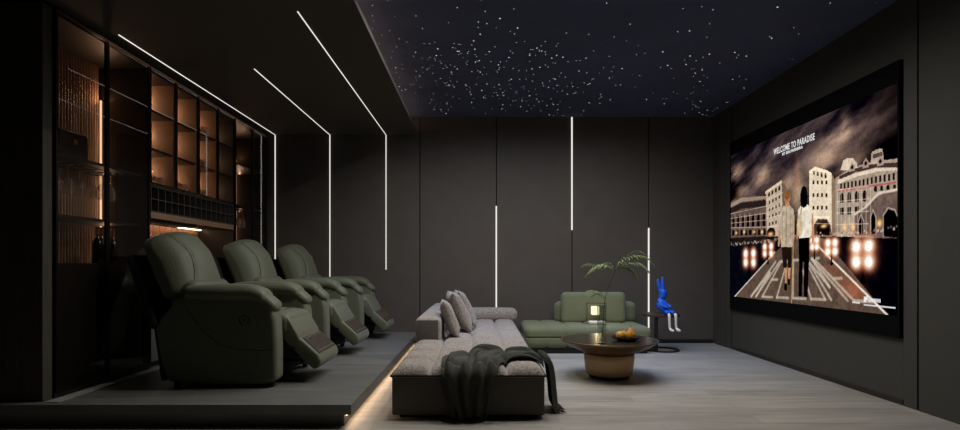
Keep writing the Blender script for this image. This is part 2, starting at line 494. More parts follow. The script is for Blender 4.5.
def inside(poly):
    m = np.zeros(UU.shape, bool); n = len(poly)
    for i in range(n):
        x0, y0 = poly[i]; x1, y1 = poly[(i + 1) % n]
        if y0 == y1: continue
        c = ((y0 > VV) != (y1 > VV)) & (UU < (x1 - x0) * (VV - y0) / (y1 - y0) + x0)
        m ^= c
    return m
TEX = 0.75 + 0.5 * fbm(60, 40, 77, 3)
def poly(p, col, a=1.0, tex=0.0):
    m = inside(p); c = np.broadcast_to(C3(*col), IM.shape)
    if tex: c = c * (1 - tex + tex * TEX[..., None])
    blend(m, c, a)
def blob(c, ru, rv, col, a=1.0, p=1.0):
    d = ((UU - c[0]) / ru) ** 2 + ((VV - c[1]) / rv) ** 2
    blend(np.exp(-d * p), C3(*col), a)
def disc(c, ru, rv, col, a=1.0):
    blend(((UU - c[0]) / ru) ** 2 + ((VV - c[1]) / rv) ** 2 < 1, C3(*col), a)
def seg(p, q, wd, col, a=1.0):
    px, py = p; qx, qy = q; asp = 1.6
    dx, dy = (qx - px) * asp, (qy - py); L2 = dx * dx + dy * dy + 1e-12
    t = np.clip((((UU - px) * asp) * dx + (VV - py) * dy) / L2, 0, 1)
    d = np.hypot((UU - px) * asp - t * dx, VV - py - t * dy)
    blend(np.clip(1.5 - d / wd, 0, 1), C3(*col), a)
def bil(q, s, t):
    (a, b), (c, d), (e, f), (g, h) = q            # bottom-left, bottom-right, top-right, top-left
    return ((a * (1 - s) + c * s) * (1 - t) + (g * (1 - s) + e * s) * t, (b * (1 - s) + d * s) * (1 - t) + (h * (1 - s) + f * s) * t)
def wins(q, nx, ny, col, fx=0.5, fy=0.6, arch=False):
    for i in range(nx):
        for j in range(ny):
            s0 = (i + 0.5 - fx / 2) / nx; s1 = (i + 0.5 + fx / 2) / nx; t0 = (j + 0.5 - fy / 2) / ny; t1 = (j + 0.5 + fy / 2) / ny
            pts = [bil(q, s0, t0), bil(q, s1, t0)]
            if arch:
                tm = t0 + (t1 - t0) * 0.7
                pts += [bil(q, s1, tm), bil(q, s0 + (s1 - s0) * 0.8, t0 + (t1 - t0) * 0.92), bil(q, (s0 + s1) / 2, t1), bil(q, s0 + (s1 - s0) * 0.2, t0 + (t1 - t0) * 0.92), bil(q, s0, tm)]
            else: pts += [bil(q, s1, t1), bil(q, s0, t1)]
            poly(pts, col)
# sky
_U, _V = UU, VV
UU, VV = (_U * .90 + _V * .10), np.clip(_V * 0.70 - _U * .29 + .29, 0, 1)
n1 = fbm(3, 8, 3); n2 = fbm(7, 19, 20); n3 = fbm(2, 4, 41)
UU, VV = _U, _V
t = np.clip((n1 * 0.6 + n2 * 0.4 - 0.38) * 3.2, 0, 1)
IM = C3(30, 27, 34) * (1 - t[..., None]) + C3(104, 88, 84) * t[..., None]
dk = np.clip((0.52 - n3) * 4, 0, 1)[..., None]
IM = IM * (1 - 0.55 * dk)
for c, ru, rv, a in (((0.0633, 0.8701), .07, .06, .55), ((0.2685, 0.7887), .07, .05, .6), ((0.4414, 0.6848), .08, .06, .5), ((0.7838, 0.9039), .025, .07, .5), ((0.7366, 0.8578), .06, .035, .45),
                     ((0.6764, 0.7761), .08, .05, .55), ((0.8285, 0.6952), .07, .05, .5), ((0.1001, 0.7364), .05, .06, .3)):
    d = ((UU - c[0]) / ru) ** 2 + ((VV - c[1]) / rv) ** 2
    blend(np.exp(-d) * np.clip(n2 * 2.2 - 0.35, 0, 1), C3(214, 176, 146), a * 1.25)
blob((0.5304, 0.6080), .05, .10, (226, 196, 160), .55)
blob((0.5243, 0.7108), .012, .12, (170, 110, 84), .45)
# ground, water, land
poly([(-0.0138, 0.4591), (1.0001, 0.3593), (1.0001, -0.0587), (-0.0138, -0.2465)], (26, 27, 34), 1, .5)
poly([(0.0157, 0.4989), (0.5058, 0.4193), (0.5058, 0.3624), (0.0157, 0.3566)], (44, 38, 38), 1, .6)
poly([(0.7366, 0.3651), (1.0001, 0.3337), (1.0001, -0.0160), (0.9190, -0.0197)], (22, 22, 27), 1, .6)
# left rotunda
poly([(-0.0039, 0.6732), (0.0911, 0.6970), (0.1874, 0.6841), (0.2993, 0.6485), (0.3293, 0.6363), (0.3293, 0.4005), (-0.0039, 0.4151)], (92, 78, 72), 1, .5)
poly([(-0.0039, 0.6589), (0.1001, 0.6814), (0.3144, 0.6518), (0.3144, 0.6330), (0.1001, 0.6540), (-0.0039, 0.6302)], (140, 122, 108))
poly([(-0.0039, 0.6302), (0.1001, 0.6471), (0.3144, 0.6268), (0.3144, 0.5893), (0.1001, 0.6059), (-0.0039, 0.5872)], (50, 42, 42))
wins([(0.0060, 0.4857), (0.3144, 0.4580), (0.3144, 0.5518), (0.0060, 0.5714)], 7, 1, (30, 25, 27), .55, .9, True)
wins([(0.0060, 0.4286), (0.3144, 0.4080), (0.3144, 0.4455), (0.0060, 0.4714)], 8, 1, (22, 18, 20), .6, .9)
for x in ((0.0540, 0.4454), (0.1270, 0.4452), (0.2124, 0.4368), (0.2763, 0.4305)): blob(x, .012, .012, (255, 200, 140), .9)
# left tower
poly([(0.3069, 0.6846), (0.4213, 0.7251), (0.4314, 0.3916), (0.3144, 0.4018)], (172, 152, 134), 1, .3)
poly([(0.4213, 0.7251), (0.4546, 0.6701), (0.4612, 0.3890), (0.4314, 0.3916)], (104, 86, 74), 1, .35)
poly([(0.3031, 0.6792), (0.4213, 0.7222), (0.4213, 0.7073), (0.3031, 0.6666)], (206, 182, 150))
wins([(0.3182, 0.6385), (0.4179, 0.6665), (0.4179, 0.7022), (0.3182, 0.6697)], 4, 1, (40, 32, 30), .55, .8, True)
wins([(0.3219, 0.4509), (0.4179, 0.4582), (0.4179, 0.6546), (0.3219, 0.6253)], 4, 4, (52, 42, 38), .42, .42)
poly([(0.3144, 0.3768), (0.3144, 0.4330), (0.3367, 0.4524), (0.3657, 0.4461), (0.3763, 0.4268), (0.3763, 0.3721)], (34, 26, 25))
blob((0.3418, 0.4117), .02, .012, (255, 190, 120), 1)
# right tower
poly([(0.5949, 0.7254), (0.6284, 0.7377), (0.6918, 0.7016), (0.7170, 0.6821), (0.7170, 0.3668), (0.5949, 0.3774)], (212, 194, 168), 1, .2)
poly([(0.7170, 0.6821), (0.7366, 0.6467), (0.7366, 0.3651), (0.7170, 0.3668)], (130, 110, 92), 1, .3)
poly([(0.5949, 0.7309), (0.6284, 0.7457), (0.6969, 0.7054), (0.7170, 0.6871), (0.7170, 0.6770), (0.6918, 0.6913), (0.6284, 0.7270), (0.5949, 0.7146)], (232, 212, 180))
wins([(0.6118, 0.7074), (0.6969, 0.6591), (0.6969, 0.6951), (0.6118, 0.7316)], 4, 1, (44, 34, 32), .55, .8, True)
wins([(0.6090, 0.4949), (0.7020, 0.4809), (0.7020, 0.6758), (0.6090, 0.7000)], 4, 3, (56, 44, 40), .42, .3)
poly([(0.6174, 0.4829), (0.7070, 0.4700), (0.7070, 0.4597), (0.6174, 0.4722)], (236, 220, 190))
poly([(0.6229, 0.3750), (0.6229, 0.4393), (0.6447, 0.4631), (0.6918, 0.4567), (0.7120, 0.4233), (0.7170, 0.3668)], (70, 56, 48))
poly([(0.6393, 0.3736), (0.6393, 0.4214), (0.6607, 0.4478), (0.6918, 0.4438), (0.7070, 0.4137), (0.7070, 0.3677)], (30, 23, 22))
blob((0.6764, 0.4224), .016, .010, (255, 196, 130), 1)
# right rotunda
poly([(0.7366, 0.6567), (0.7930, 0.6813), (0.8709, 0.6921), (0.9420, 0.6842), (1.0001, 0.6749), (1.0001, 0.3337), (0.7366, 0.3651)], (150, 134, 120), 1, .45)
poly([(0.7606, 0.6903), (0.7746, 0.7356), (0.7930, 0.7397), (0.8198, 0.7313), (0.8372, 0.7021), (0.8415, 0.6678)], (196, 176, 156), 1, .4)
poly([(0.7558, 0.6618), (0.8285, 0.6809), (0.9190, 0.6778), (1.0001, 0.6579), (1.0001, 0.6365), (0.9190, 0.6598), (0.8285, 0.6619), (0.7558, 0.6369)], (70, 56, 54))
poly([(0.7463, 0.6443), (0.8285, 0.6571), (0.9190, 0.6553), (1.0001, 0.6365), (1.0001, 0.6237), (0.9190, 0.6418), (0.8285, 0.6381), (0.7463, 0.6243)], (206, 186, 164))
wins([(0.7558, 0.5922), (0.9931, 0.5828), (0.9931, 0.6214), (0.7558, 0.6270)], 14, 1, (44, 36, 36), .5, .8)
poly([(0.8953, 0.6802), (0.8993, 0.7337), (0.9190, 0.7408), (0.9420, 0.7374), (0.9495, 0.6731)], (164, 146, 132), 1, .4)
poly([(0.9033, 0.7052), (0.9033, 0.7233), (0.9420, 0.7241), (0.9420, 0.7019)], (84, 72, 70), 1, .3)
for cx in ((0.8154, 0.6895), (0.8751, 0.6909), (0.9344, 0.6821)):
    poly([(cx[0] - .013, cx[1] - .02), (cx[0] + .013, cx[1] - .02), (cx[0] + .012, cx[1] + .005), (cx[0], cx[1] + .026), (cx[0] - .012, cx[1] + .005)], (150, 132, 120))
    disc(cx, .006, .010, (30, 26, 28))
poly([(0.7463, 0.5943), (0.9931, 0.5785), (0.9931, 0.5700), (0.7463, 0.5843)], (160, 92, 92))
wins([(0.7511, 0.5234), (0.8873, 0.5081), (0.8873, 0.5724), (0.7511, 0.5832)], 4, 1, (40, 31, 31), .5, .85, True)
wins([(0.7511, 0.4636), (0.8873, 0.4439), (0.8873, 0.4990), (0.7511, 0.5134)], 4, 1, (34, 28, 30), .5, .7)
wins([(0.9033, 0.5506), (1.0001, 0.5384), (1.0001, 0.5683), (0.9033, 0.5824)], 4, 1, (38, 30, 30), .5, .85, True)
poly([(0.8709, 0.4833), (0.9033, 0.5143), (0.9420, 0.5379), (1.0001, 0.5384), (1.0001, 0.3337), (0.8285, 0.3476), (0.8285, 0.4619)], (98, 84, 78), 1, .6)
seg((0.8285, 0.4619), (0.8792, 0.4912), .006, (196, 178, 160)); seg((0.8792, 0.4912), (0.9268, 0.5411), .006, (196, 178, 160)); seg((0.9268, 0.5411), (1.0001, 0.5427), .006, (196, 178, 160))
for a0 in ([(0.8436, 0.3653), (0.8436, 0.4219), (0.8542, 0.4486), (0.8668, 0.4189), (0.8668, 0.3631)], [(0.8953, 0.3605), (0.8953, 0.4336), (0.9053, 0.4640), (0.9171, 0.4305), (0.9171, 0.3585)], [(0.9458, 0.3470), (0.9458, 0.4354), (0.9643, 0.4633), (0.9895, 0.4505), (1.0001, 0.4190), (1.0001, 0.3337)]):
    poly(a0, (24, 20, 22))
for c in ((0.7792, 0.4056), (0.8198, 0.4010), (0.9306, 0.4063)): blob(c, .011, .018, (255, 190, 120), 1, 1.3)
# string courses and pilasters that catch the light
for q_, n_ in (([(-0.0039, 0.4868), (0.3144, 0.4580), (0.3144, 0.5893), (-0.0039, 0.5872)], 3), ([(0.3144, 0.4018), (0.4281, 0.3919), (0.4281, 0.7116), (0.3069, 0.6784)], 5), ([(0.5949, 0.3774), (0.7170, 0.3668), (0.7170, 0.6770), (0.5949, 0.7254)], 5), ([(0.7415, 0.3647), (0.8873, 0.3520), (0.8873, 0.5816), (0.7415, 0.5953)], 4)):
    for i in range(n_ + 1):
        seg(bil(q_, 0, i / n_), bil(q_, 1, i / n_), .0022, (226, 208, 184), .55)
for i in range(9):
    q_ = [(0.7463, 0.3743), (0.8953, 0.3605), (0.8953, 0.5706), (0.7463, 0.5943)]; seg(bil(q_, i / 8, 0), bil(q_, i / 8, 1), .0022, (206, 188, 168), .6)
for i in range(8):
    q_ = [(-0.0039, 0.4724), (0.3069, 0.4463), (0.3069, 0.5592), (-0.0039, 0.5800)]; seg(bil(q_, i / 7, 0), bil(q_, i / 7, 1), .0030, (176, 154, 136), .6)
for ar in ([(0.8436, 0.3653), (0.8436, 0.4266), (0.8542, 0.4557), (0.8668, 0.4236), (0.8668, 0.3631)], [(0.8953, 0.3605), (0.8953, 0.4381), (0.9053, 0.4708), (0.9171, 0.4350), (0.9171, 0.3585)], [(0.9458, 0.3470), (0.9458, 0.4398), (0.9643, 0.4699), (0.9895, 0.4570), (1.0001, 0.4233)]):
    for p_, r_2 in zip(ar, ar[1:]): seg(p_, r_2, .0028, (176, 158, 142), .8)
# bright shrubs along the quay
for i in range(150):
    u = rng.rand(); v = (0.7366, 0.3752)[1] + rng.randn() * .006
    if u < 0.35: v -= .005
    disc((u, v), .004, .006, (190, 176, 160) if rng.rand() < .5 else (110, 102, 94), .7)
# road in perspective
poly([(0.4932, 0.3748), (0.6764, 0.3599), (0.9680, -0.0123), (1.0001, -0.0587), (-0.0039, -0.2446), (0.0060, -0.0214), (0.3440, 0.2759)], (88, 74, 66), 1, .45)
poly([(0.7269, 0.2345), (0.8626, 0.1024), (0.9190, 0.0343), (0.7746, 0.0668), (0.6447, 0.2037)], (150, 92, 70), .35)
blob((0.8198, 0.0994), .05, .04, (176, 100, 76), .5)
seg((0.3728, 0.2994), (0.0254, -0.0125), .0045, (196, 184, 170)); seg((0.6447, 0.3202), (0.9716, -0.0118), .0055, (220, 206, 188))
seg((0.4995, 0.3628), (0.4869, -0.0100), .004, (176, 136, 70)); 
# big letters painted on the road, W E L C O M E, seen flat along the road
STROKES = {'W': [((0, 1), (.25, 0)), ((.25, 0), (.5, .7)), ((.5, .7), (.75, 0)), ((.75, 0), (1, 1))], 'E': [((0, 0), (0, 1)), ((0, 0), (1, 0)), ((0, .5), (.8, .5)), ((0, 1), (1, 1))],
           'L': [((0, 0), (0, 1)), ((0, 0), (1, 0))], 'C': [((1, 0), (0, 0)), ((0, 0), (0, 1)), ((0, 1), (1, 1))], 'O': [((0, 0), (0, 1)), ((0, 1), (1, 1)), ((1, 1), (1, 0)), ((1, 0), (0, 0))],
           'M': [((0, 0), (0, 1)), ((0, 1), (.5, .3)), ((.5, .3), (1, 1)), ((1, 1), (1, 0))]}
RQ = [(0.1533, 0.0128), (0.9190, 0.0523), (0.6554, 0.2564), (0.3728, 0.2386)]
for i, ch in enumerate('WELCOME'):
    for a, b in STROKES[ch]:
        p = bil(RQ, (i + .14 + .72 * a[0]) / 7, a[1]); q = bil(RQ, (i + .14 + .72 * b[0]) / 7, b[1])
        seg(p, q, .0075, (176, 164, 148), .8)
# lamp clusters and their posts
for c, k in (((0.8626, 0.3075), 1.0), ((0.7170, 0.3465), .62), ((0.6256, 0.3641), .5), ((0.1705, 0.3209), .85), ((0.3219, 0.3513), .6)):
    u, v = c
    seg((u, v - .02), (u, v - .05 - .11 * k), .006 * k + .002, (10, 8, 9)); disc((u, v - .05 - .115 * k), .013 * k, .014 * k, (8, 7, 8))
for c, k, du in (((0.8605, 0.2703), 1.0, .027), ((0.7160, 0.3109), .62, .018), ((0.6262, 0.3346), .5, .013), ((0.1730, 0.2676), .85, .033), ((0.3219, 0.3139), .62, .024)):
    for s in (-1, 1):
        for t_ in (-1, 1):
            q = (c[0] + s * du, c[1] + t_ * .036 * k)
            blob(q, .028 * k + .004, .046 * k, (206, 98, 60), .8)
    for s in (-1, 1):
        for t_ in (-1, 1):
            q = (c[0] + s * du, c[1] + t_ * .036 * k)
            blob(q, .019 * k + .003, .033 * k, (255, 214, 176), 1.0, 1.0); disc(q, .013 * k + .002, .024 * k, (255, 246, 230), .85); blob(q, .015 * k + .002, .027 * k, (255, 250, 240), 1.0)
# the walking couple, seen from behind
SK = (176, 126, 98)
poly([(0.4414, 0.2084), (0.4599, 0.2085), (0.4546, 0.1091), (0.4448, 0.0968)], SK); poly([(0.4644, 0.2143), (0.4824, 0.2143), (0.4741, 0.1217), (0.4651, 0.1213)], SK)
poly([(0.4401, 0.1142), (0.4559, 0.1150), (0.4586, 0.0685), (0.4381, 0.0729)], (14, 12, 12)); poly([(0.4631, 0.1386), (0.4773, 0.1392), (0.4767, 0.1045), (0.4638, 0.1038)], (14, 12, 12))
poly([(0.4186, 0.3451), (0.4869, 0.3408), (0.4869, 0.2373), (0.4831, 0.2028), (0.4638, 0.2027), (0.4592, 0.2726), (0.4559, 0.2026), (0.4321, 0.2025)], (42, 36, 33), 1, .3)
poly([(0.4036, 0.5139), (0.4213, 0.5113), (0.4145, 0.3812), (0.4049, 0.3281), (0.3959, 0.3346)], SK); poly([(0.4920, 0.5125), (0.5058, 0.5048), (0.5058, 0.3738), (0.4970, 0.3230), (0.4894, 0.3291)], SK)
poly([(0.4077, 0.5372), (0.4348, 0.5684), (0.4741, 0.5673), (0.5020, 0.5339), (0.5058, 0.4079), (0.4901, 0.3234), (0.4172, 0.3274), (0.4118, 0.4172), (0.3994, 0.4424)], (166, 150, 130), 1, .7)
seg((0.4546, 0.5532), (0.4520, 0.3430), .004, (104, 92, 80), .6); seg((0.4281, 0.5340), (0.4254, 0.3684), .003, (112, 100, 86), .6); seg((0.4805, 0.5258), (0.4805, 0.3758), .003, (112, 100, 86), .6)
poly([(0.4467, 0.5956), (0.4715, 0.5910), (0.4715, 0.5562), (0.4467, 0.5604)], SK); disc((0.4592, 0.6137), .022, .031, (150, 108, 84)); disc((0.4592, 0.6253), .022, .024, (120, 84, 58))
poly([(0.5304, 0.4055), (0.5949, 0.3992), (0.5949, 0.2360), (0.5864, 0.0449), (0.5632, 0.0429), (0.5650, 0.2364), (0.5579, 0.2365), (0.5520, 0.0419), (0.5304, 0.0455), (0.5340, 0.2367)], (18, 18, 24))
poly([(0.6040, 0.5065), (0.6174, 0.4937), (0.6251, 0.3962), (0.6196, 0.3323), (0.6107, 0.3383), (0.6107, 0.4192)], SK); poly([(0.5267, 0.5186), (0.5364, 0.5283), (0.5304, 0.4055), (0.5243, 0.3610), (0.5181, 0.3728)], SK)
poly([(0.5279, 0.5297), (0.5484, 0.5542), (0.5892, 0.5497), (0.6118, 0.5161), (0.6085, 0.4518), (0.6029, 0.3713), (0.5340, 0.3715), (0.5340, 0.4613)], (216, 204, 184), 1, .45)
poly([(0.5514, 0.5926), (0.5749, 0.5880), (0.5749, 0.5440), (0.5514, 0.5481)], SK)
poly([(0.5442, 0.5494), (0.5424, 0.6167), (0.5520, 0.6509), (0.5661, 0.6587), (0.5801, 0.6418), (0.5847, 0.5970), (0.5812, 0.5429), (0.5632, 0.5350)], (14, 11, 12))
poly([(0.5218, 0.4516), (0.5304, 0.5011), (0.5454, 0.5045), (0.5543, 0.4587), (0.5555, 0.3919), (0.5364, 0.3769), (0.5230, 0.3950)], (188, 166, 132), 1, .4)
seg((0.5460, 0.5044), (0.5520, 0.5480), .0035, (96, 76, 56))
GR = 0.90 + 0.20 * fbm(150, 95, 301, 2) ; GR2 = 0.92 + 0.16 * fbm(34, 22, 305, 3)
IM = np.clip(IM * 1.06 * (GR * GR2)[..., None], 0, 1)
IM = np.clip(IM + (IM - 0.42) * 0.28 * (1 - IM) * 1.2, 0, 1)
LIN = np.where(IM <= 0.04045, IM / 12.92, ((IM + 0.055) / 1.055) ** 2.4)
co = np.zeros((H + 1, W + 1, 3)); gy, gz = np.meshgrid(np.linspace(YF - 0.02, YN + 0.02, W + 1), np.linspace(ZP0, ZP1, H + 1))
co[..., 0] = XR - 0.016; co[..., 1] = gy; co[..., 2] = gz
co -= np.array(scr.location)
me = bpy.data.meshes.new('picture')
idx = np.arange((H + 1) * (W + 1)).reshape(H + 1, W + 1)
quads = np.stack([idx[:-1, :-1], idx[:-1, 1:], idx[1:, 1:], idx[1:, :-1]], -1).reshape(-1, 4)
me.vertices.add(co.size // 3); me.vertices.foreach_set('co', co.reshape(-1))
me.loops.add(quads.size); me.loops.foreach_set('vertex_index', quads.reshape(-1))
me.polygons.add(len(quads)); me.polygons.foreach_set('loop_start', np.arange(len(quads)) * 4)
me.update(calc_edges=True)
ca = me.color_attributes.new('screen_image', 'FLOAT_COLOR', 'CORNER')
cols = np.ones((H * W, 4, 4)); cols[..., :3] = LIN.reshape(-1, 1, 3)
ca.data.foreach_set('color', cols.reshape(-1))
pm = bpy.data.materials.new('screen_image'); pm.use_nodes = True; nt = pm.node_tree; nt.nodes.clear()
e = nt.nodes.new('ShaderNodeEmission'); oo = nt.nodes.new('ShaderNodeOutputMaterial'); at = nt.nodes.new('ShaderNodeAttribute')
at.attribute_name = 'screen_image'; e.inputs[1].default_value = 1.0
nt.links.new(at.outputs['Color'], e.inputs[0]); nt.links.new(e.outputs[0], oo.inputs[0])
me.materials.append(pm)
pic = bpy.data.objects.new('picture', me); COL.objects.link(pic); pic.parent = scr

def lettering(text, u, v, size, sx=0.62):
    d = bpy.data.curves.new('lettering', 'FONT'); d.body = text; d.size = size; d.extrude = 0.0005
    d.space_character = 1.12; d.offset = 0.0012
    o = bpy.data.objects.new('lettering', d); COL.objects.link(o); d.materials.append(M['lettering'])
    o.parent = pic
    y = YF - u * (YF - YN); z = ZP0 + v * (ZP1 - ZP0)
    R = Matrix(((0, 0, -1), (-1, 0, 0), (0, 1, 0))).to_4x4()
    o.matrix_local = Matrix.Translation(Vector((XR - 0.019, y, z)) - Vector(scr.location)) @ R @ Matrix.Diagonal((sx, 1, 1, 1))
    return o
def fit_text(text, u0, u1, v, cap):
    o = lettering(text, u0, v, cap / 0.70, 1.0)
    bpy.context.view_layer.update()
    wd = max(abs(o.bound_box[6][0] - o.bound_box[0][0]), 1e-3)
    k = (u1 - u0) * (YF - YN) / wd
    R = Matrix(((0, 0, -1), (-1, 0, 0), (0, 1, 0))).to_4x4()
    me_ = bpy.data.meshes.new_from_object(o); q_ = bpy.data.objects.new('lettering', me_); COL.objects.link(q_); q_.parent = pic
    q_.matrix_local = Matrix.Translation(o.matrix_local.translation) @ R @ Matrix.Diagonal((k, 1, 1, 1))
    dd = o.data; bpy.data.objects.remove(o); bpy.data.curves.remove(dd)
    return q_
a_, b_ = (0.3692, 0.8910), (0.6267, 0.8921)
fit_text('WELCOME TO PARADISE', a_[0], b_[0], a_[1], 0.062)
c_, d_ = (0.4281, 0.8685), (0.5573, 0.8621)
fit_text('BY EDI.PARREIRA', c_[0], d_[0], c_[1], 0.026)
# worn small print in the corner of the picture: too small to read, kept as white dashes, with its round emblem
mb = MB(); xs_ = XR - 0.0175
def dash(u0, u1, v0, v1):
    mb.box(xs_ - 0.0005, xs_, YF - u1 * (YF - YN), YF - u0 * (YF - YN), ZP0 + v0 * (ZP1 - ZP0), ZP0 + v1 * (ZP1 - ZP0))
u, v = (0.8812, 0.0502); u2, _ = (0.9268, 0.0549); r_ = random.Random(3)
while u < u2:
    wd_ = r_.choice((.003, .0045, .002)); dash(u, u + wd_, v, v + .016); u += wd_ + .0014
u, v = (0.8626, 0.0418); mb.build('small_print', M['lettering'], pic); mb = MB()
dash(u, u + .010, v + .004, v + .030); dash(u + .010, u + .016, v + .014, v + .034); mb.build('emblem', M['lettering'], pic); mb = MB()
u, v = (0.8132, 0.0365); u2, _ = (0.8436, 0.0397)
while u < u2: wd_ = r_.choice((.0025, .004)); dash(u, u + wd_, v, v + .007); u += wd_ + .0012
mb.build('small_print', M['lettering'], pic); mb = MB()
u, v = (0.8626, 0.0301); u2, _ = (0.9824, 0.0460)
while u < u2: wd_ = r_.choice((.0025, .004)); dash(u, u + wd_, v, v + .007); u += wd_ + .0013
mb.build('small_print', M['lettering'], pic)


# ================================================================== DISPLAY CABINETS
def led(name, b, m, parent): return MB().box(*b).build(name, m, parent)
ZT = 2.80; XB = -3.32
def fluted(y0, y1, z0, z1, x=XB + 0.03):
    mb = MB(); n = int((y1 - y0) / 0.03); d = (y1 - y0) / n
    for i in range(n):
        a = y0 + i * d
        pts = [(x + 0.012 * math.sin(PI * k / 6), a + d * k / 6) for k in range(7)]
        for k in range(6):
            (xa, ya), (xb, yb) = pts[k], pts[k + 1]
            mb.add([(xa, ya, z0), (xb, yb, z0), (xb, yb, z1), (xa, ya, z1)], [(0, 1, 2, 3)])
    mb.box(x - 0.01, x, y0, y1, z0, z1)
    return mb
def door(parent, y0, y1, z0, z1, pane, handle=None, w_=0.016):
    mb = MB(); xa, xb = XG - 0.012, XG + 0.006
    mb.box(xa, xb, y0, y0 + w_, z0, z1); mb.box(xa, xb, y1 - w_, y1, z0, z1)
    mb.box(xa, xb, y0 + w_, y1 - w_, z0, z0 + w_); mb.box(xa, xb, y0 + w_, y1 - w_, z1 - w_, z1)
    d = mb.build('door', M['frame'], parent)
    MB().box(XG - 0.003, XG, y0 + w_, y1 - w_, z0 + w_, z1 - w_).build('glass_pane', pane, d)
    MB().box(XG + 0.006, XG + 0.009, y0 + 0.002, y1 - 0.002, z1 - 0.012, z1 - 0.002).build('lit_edge', M['copper'], d)  # copper strip added to show the frame edge catching the line light
    if handle is not None:
        MB().box(XG + 0.006, XG + 0.026, handle - 0.006, handle + 0.006, 1.0, 1.5).build('handle', M['frame'], d)
    return d
def glazed(y0, y1, label, splits, shelves, pane):
    t = empty('display_cabinet', ((XB + XG) / 2, (y0 + y1) / 2, PH), label, 'cabinet', 'tall glazed display cabinets')
    mb = MB()
    mb.box(XB, XG - 0.014, y0, y0 + 0.02, PH, ZT); mb.box(XB, XG - 0.014, y1 - 0.02, y1, PH, ZT)
    mb.box(XB, XG - 0.014, y0 + 0.02, y1 - 0.02, ZT - 0.03, ZT); mb.box(XB, XG - 0.014, y0 + 0.02, y1 - 0.02, PH, PH + 0.05)
    mb.box(XB, XB + 0.01, y0 + 0.02, y1 - 0.02, PH + 0.05, ZT - 0.03)
    mb.box(XG - 0.03, XG - 0.004, y0, y1, PH, PH + 0.03)
    mb.build('carcass', M['cab'], t)
    fluted(y0 + 0.02, y1 - 0.05, PH + 0.05, ZT - 0.03, XB + 0.02).build('back_panel', M['flute'], t)
    for z in shelves:
        s_ = MB().box(XB + 0.05, XG - 0.05, y0 + 0.021, y1 - 0.04, z - 0.02, z).build('shelf', M['cab'], t)
    led('light_strip', (XB + 0.036, XB + 0.046, y1 - 0.052, y1 - 0.038, shelves[-1] + 0.01, ZT - 0.32), M['warm'], t)
    MB().box(XB + 0.05, XG - 0.04, y0 + 0.021, y1 - 0.021, PH + 0.052, shelves[-1] - 0.021).build('lower_chest', M['cab'], t)
    strip_lamp('strip_lamp', (XB + 0.085, y1 - 0.036, 1.85), 1.5, 0.02, (-0.10, -1, 0), 1.6, (1, .62, .38), t)
    strip_lamp('strip_lamp', (XB + 0.10, y1 - 0.06, 2.45), 0.1, 0.04, (0.0, -.8, 1.0), 0.5, (1, .56, .30), t)
    if 0: led('top_light', (XB + 0.06, XB + 0.20, y1 - 0.036, y1 - 0.030, ZT - 0.30, ZT - 0.29), M['warm'], t)
    for a, b in zip(splits, splits[1:]): door(t, a + 0.003, b - 0.003, PH + 0.035, ZT - 0.002, pane)
    return t
LC = glazed(3.665, 4.715, 'tall glazed cabinet with fluted back at the near left, next to the dark wood pier', (3.665, 4.18, 4.715), (1.845, 1.413, 1.07), M['smoke'])
RC = glazed(6.365, 7.30, 'tall glazed cabinet at the far end, between the bar shelves and the back wall', (6.365, 6.86, 7.30), (2.30, 1.80, 1.30, 0.95), M['smoke'])

bar = empty('bar_cabinet', ((XB + XG) / 2, 5.54, PH), 'open bar cabinet with glowing glazed shelves and a wine bottle grid', 'cabinet')
Y0, Y1 = 4.722, 6.358; DV = [Y0 + 0.0, 5.13, 5.54, 5.95, Y1]
mb = MB()
mb.box(XB, XG - 0.014, Y0, Y0 + 0.02, PH, ZT); mb.box(XB, XG - 0.014, Y1 - 0.02, Y1, PH, ZT)
mb.box(XB, XG - 0.014, Y0 + 0.02, Y1 - 0.02, ZT - 0.04, ZT)
mb.box(XB, XG - 0.014, Y0 + 0.02, Y1 - 0.02, 1.755, 1.775)
mb.box(XB, XG - 0.03, Y0 + 0.02, Y1 - 0.02, PH + 0.05, 0.90); mb.box(XB, XG - 0.05, Y0 + 0.02, Y1 - 0.02, PH, PH + 0.05)
mb.build('carcass', M['cab'], bar)
MB().box(XB, XB + 0.01, Y0 + 0.02, Y1 - 0.02, 1.775, ZT - 0.04).build('back_panel', M['cab_in'], bar)
MB().box(XB, XB + 0.012, Y0 + 0.02, Y1 - 0.02, 0.94, 1.47).build('splashback', M['splash'], bar)
for y in DV[1:-1]: MB().box(XB + 0.01, XG - 0.02, y - 0.011, y + 0.011, 1.776, ZT - 0.041).build('divider', M['cab_in'], bar)
for a, b in zip(DV, DV[1:]):
    lo = a + (0.021 if a == DV[0] else 0.012); hi = b - (0.021 if b == DV[-1] else 0.012)
    for z in (2.44, 2.10):
        MB().box(XB + 0.011, XG - 0.03, lo, hi, z - 0.018, z).build('shelf', M['cab'], bar)
    for z0, z1 in ((1.80, 2.06), (2.14, 2.40), (2.48, 2.72)):
        led('niche_light', (XB + 0.014, XB + 0.022, lo + 0.002, lo + 0.010, z0, z1), M['warm_dim'], bar)
        strip_lamp('niche_lamp', (XB + 0.085, hi - 0.085, z1 - .10), 0.08, 0.012, (0.42, 1, -.1), 1.25, (1, .60, .35), bar)
    door(bar, a + 0.003, b - 0.003, 1.778, ZT - 0.002, M['smoke'], w_=0.010)
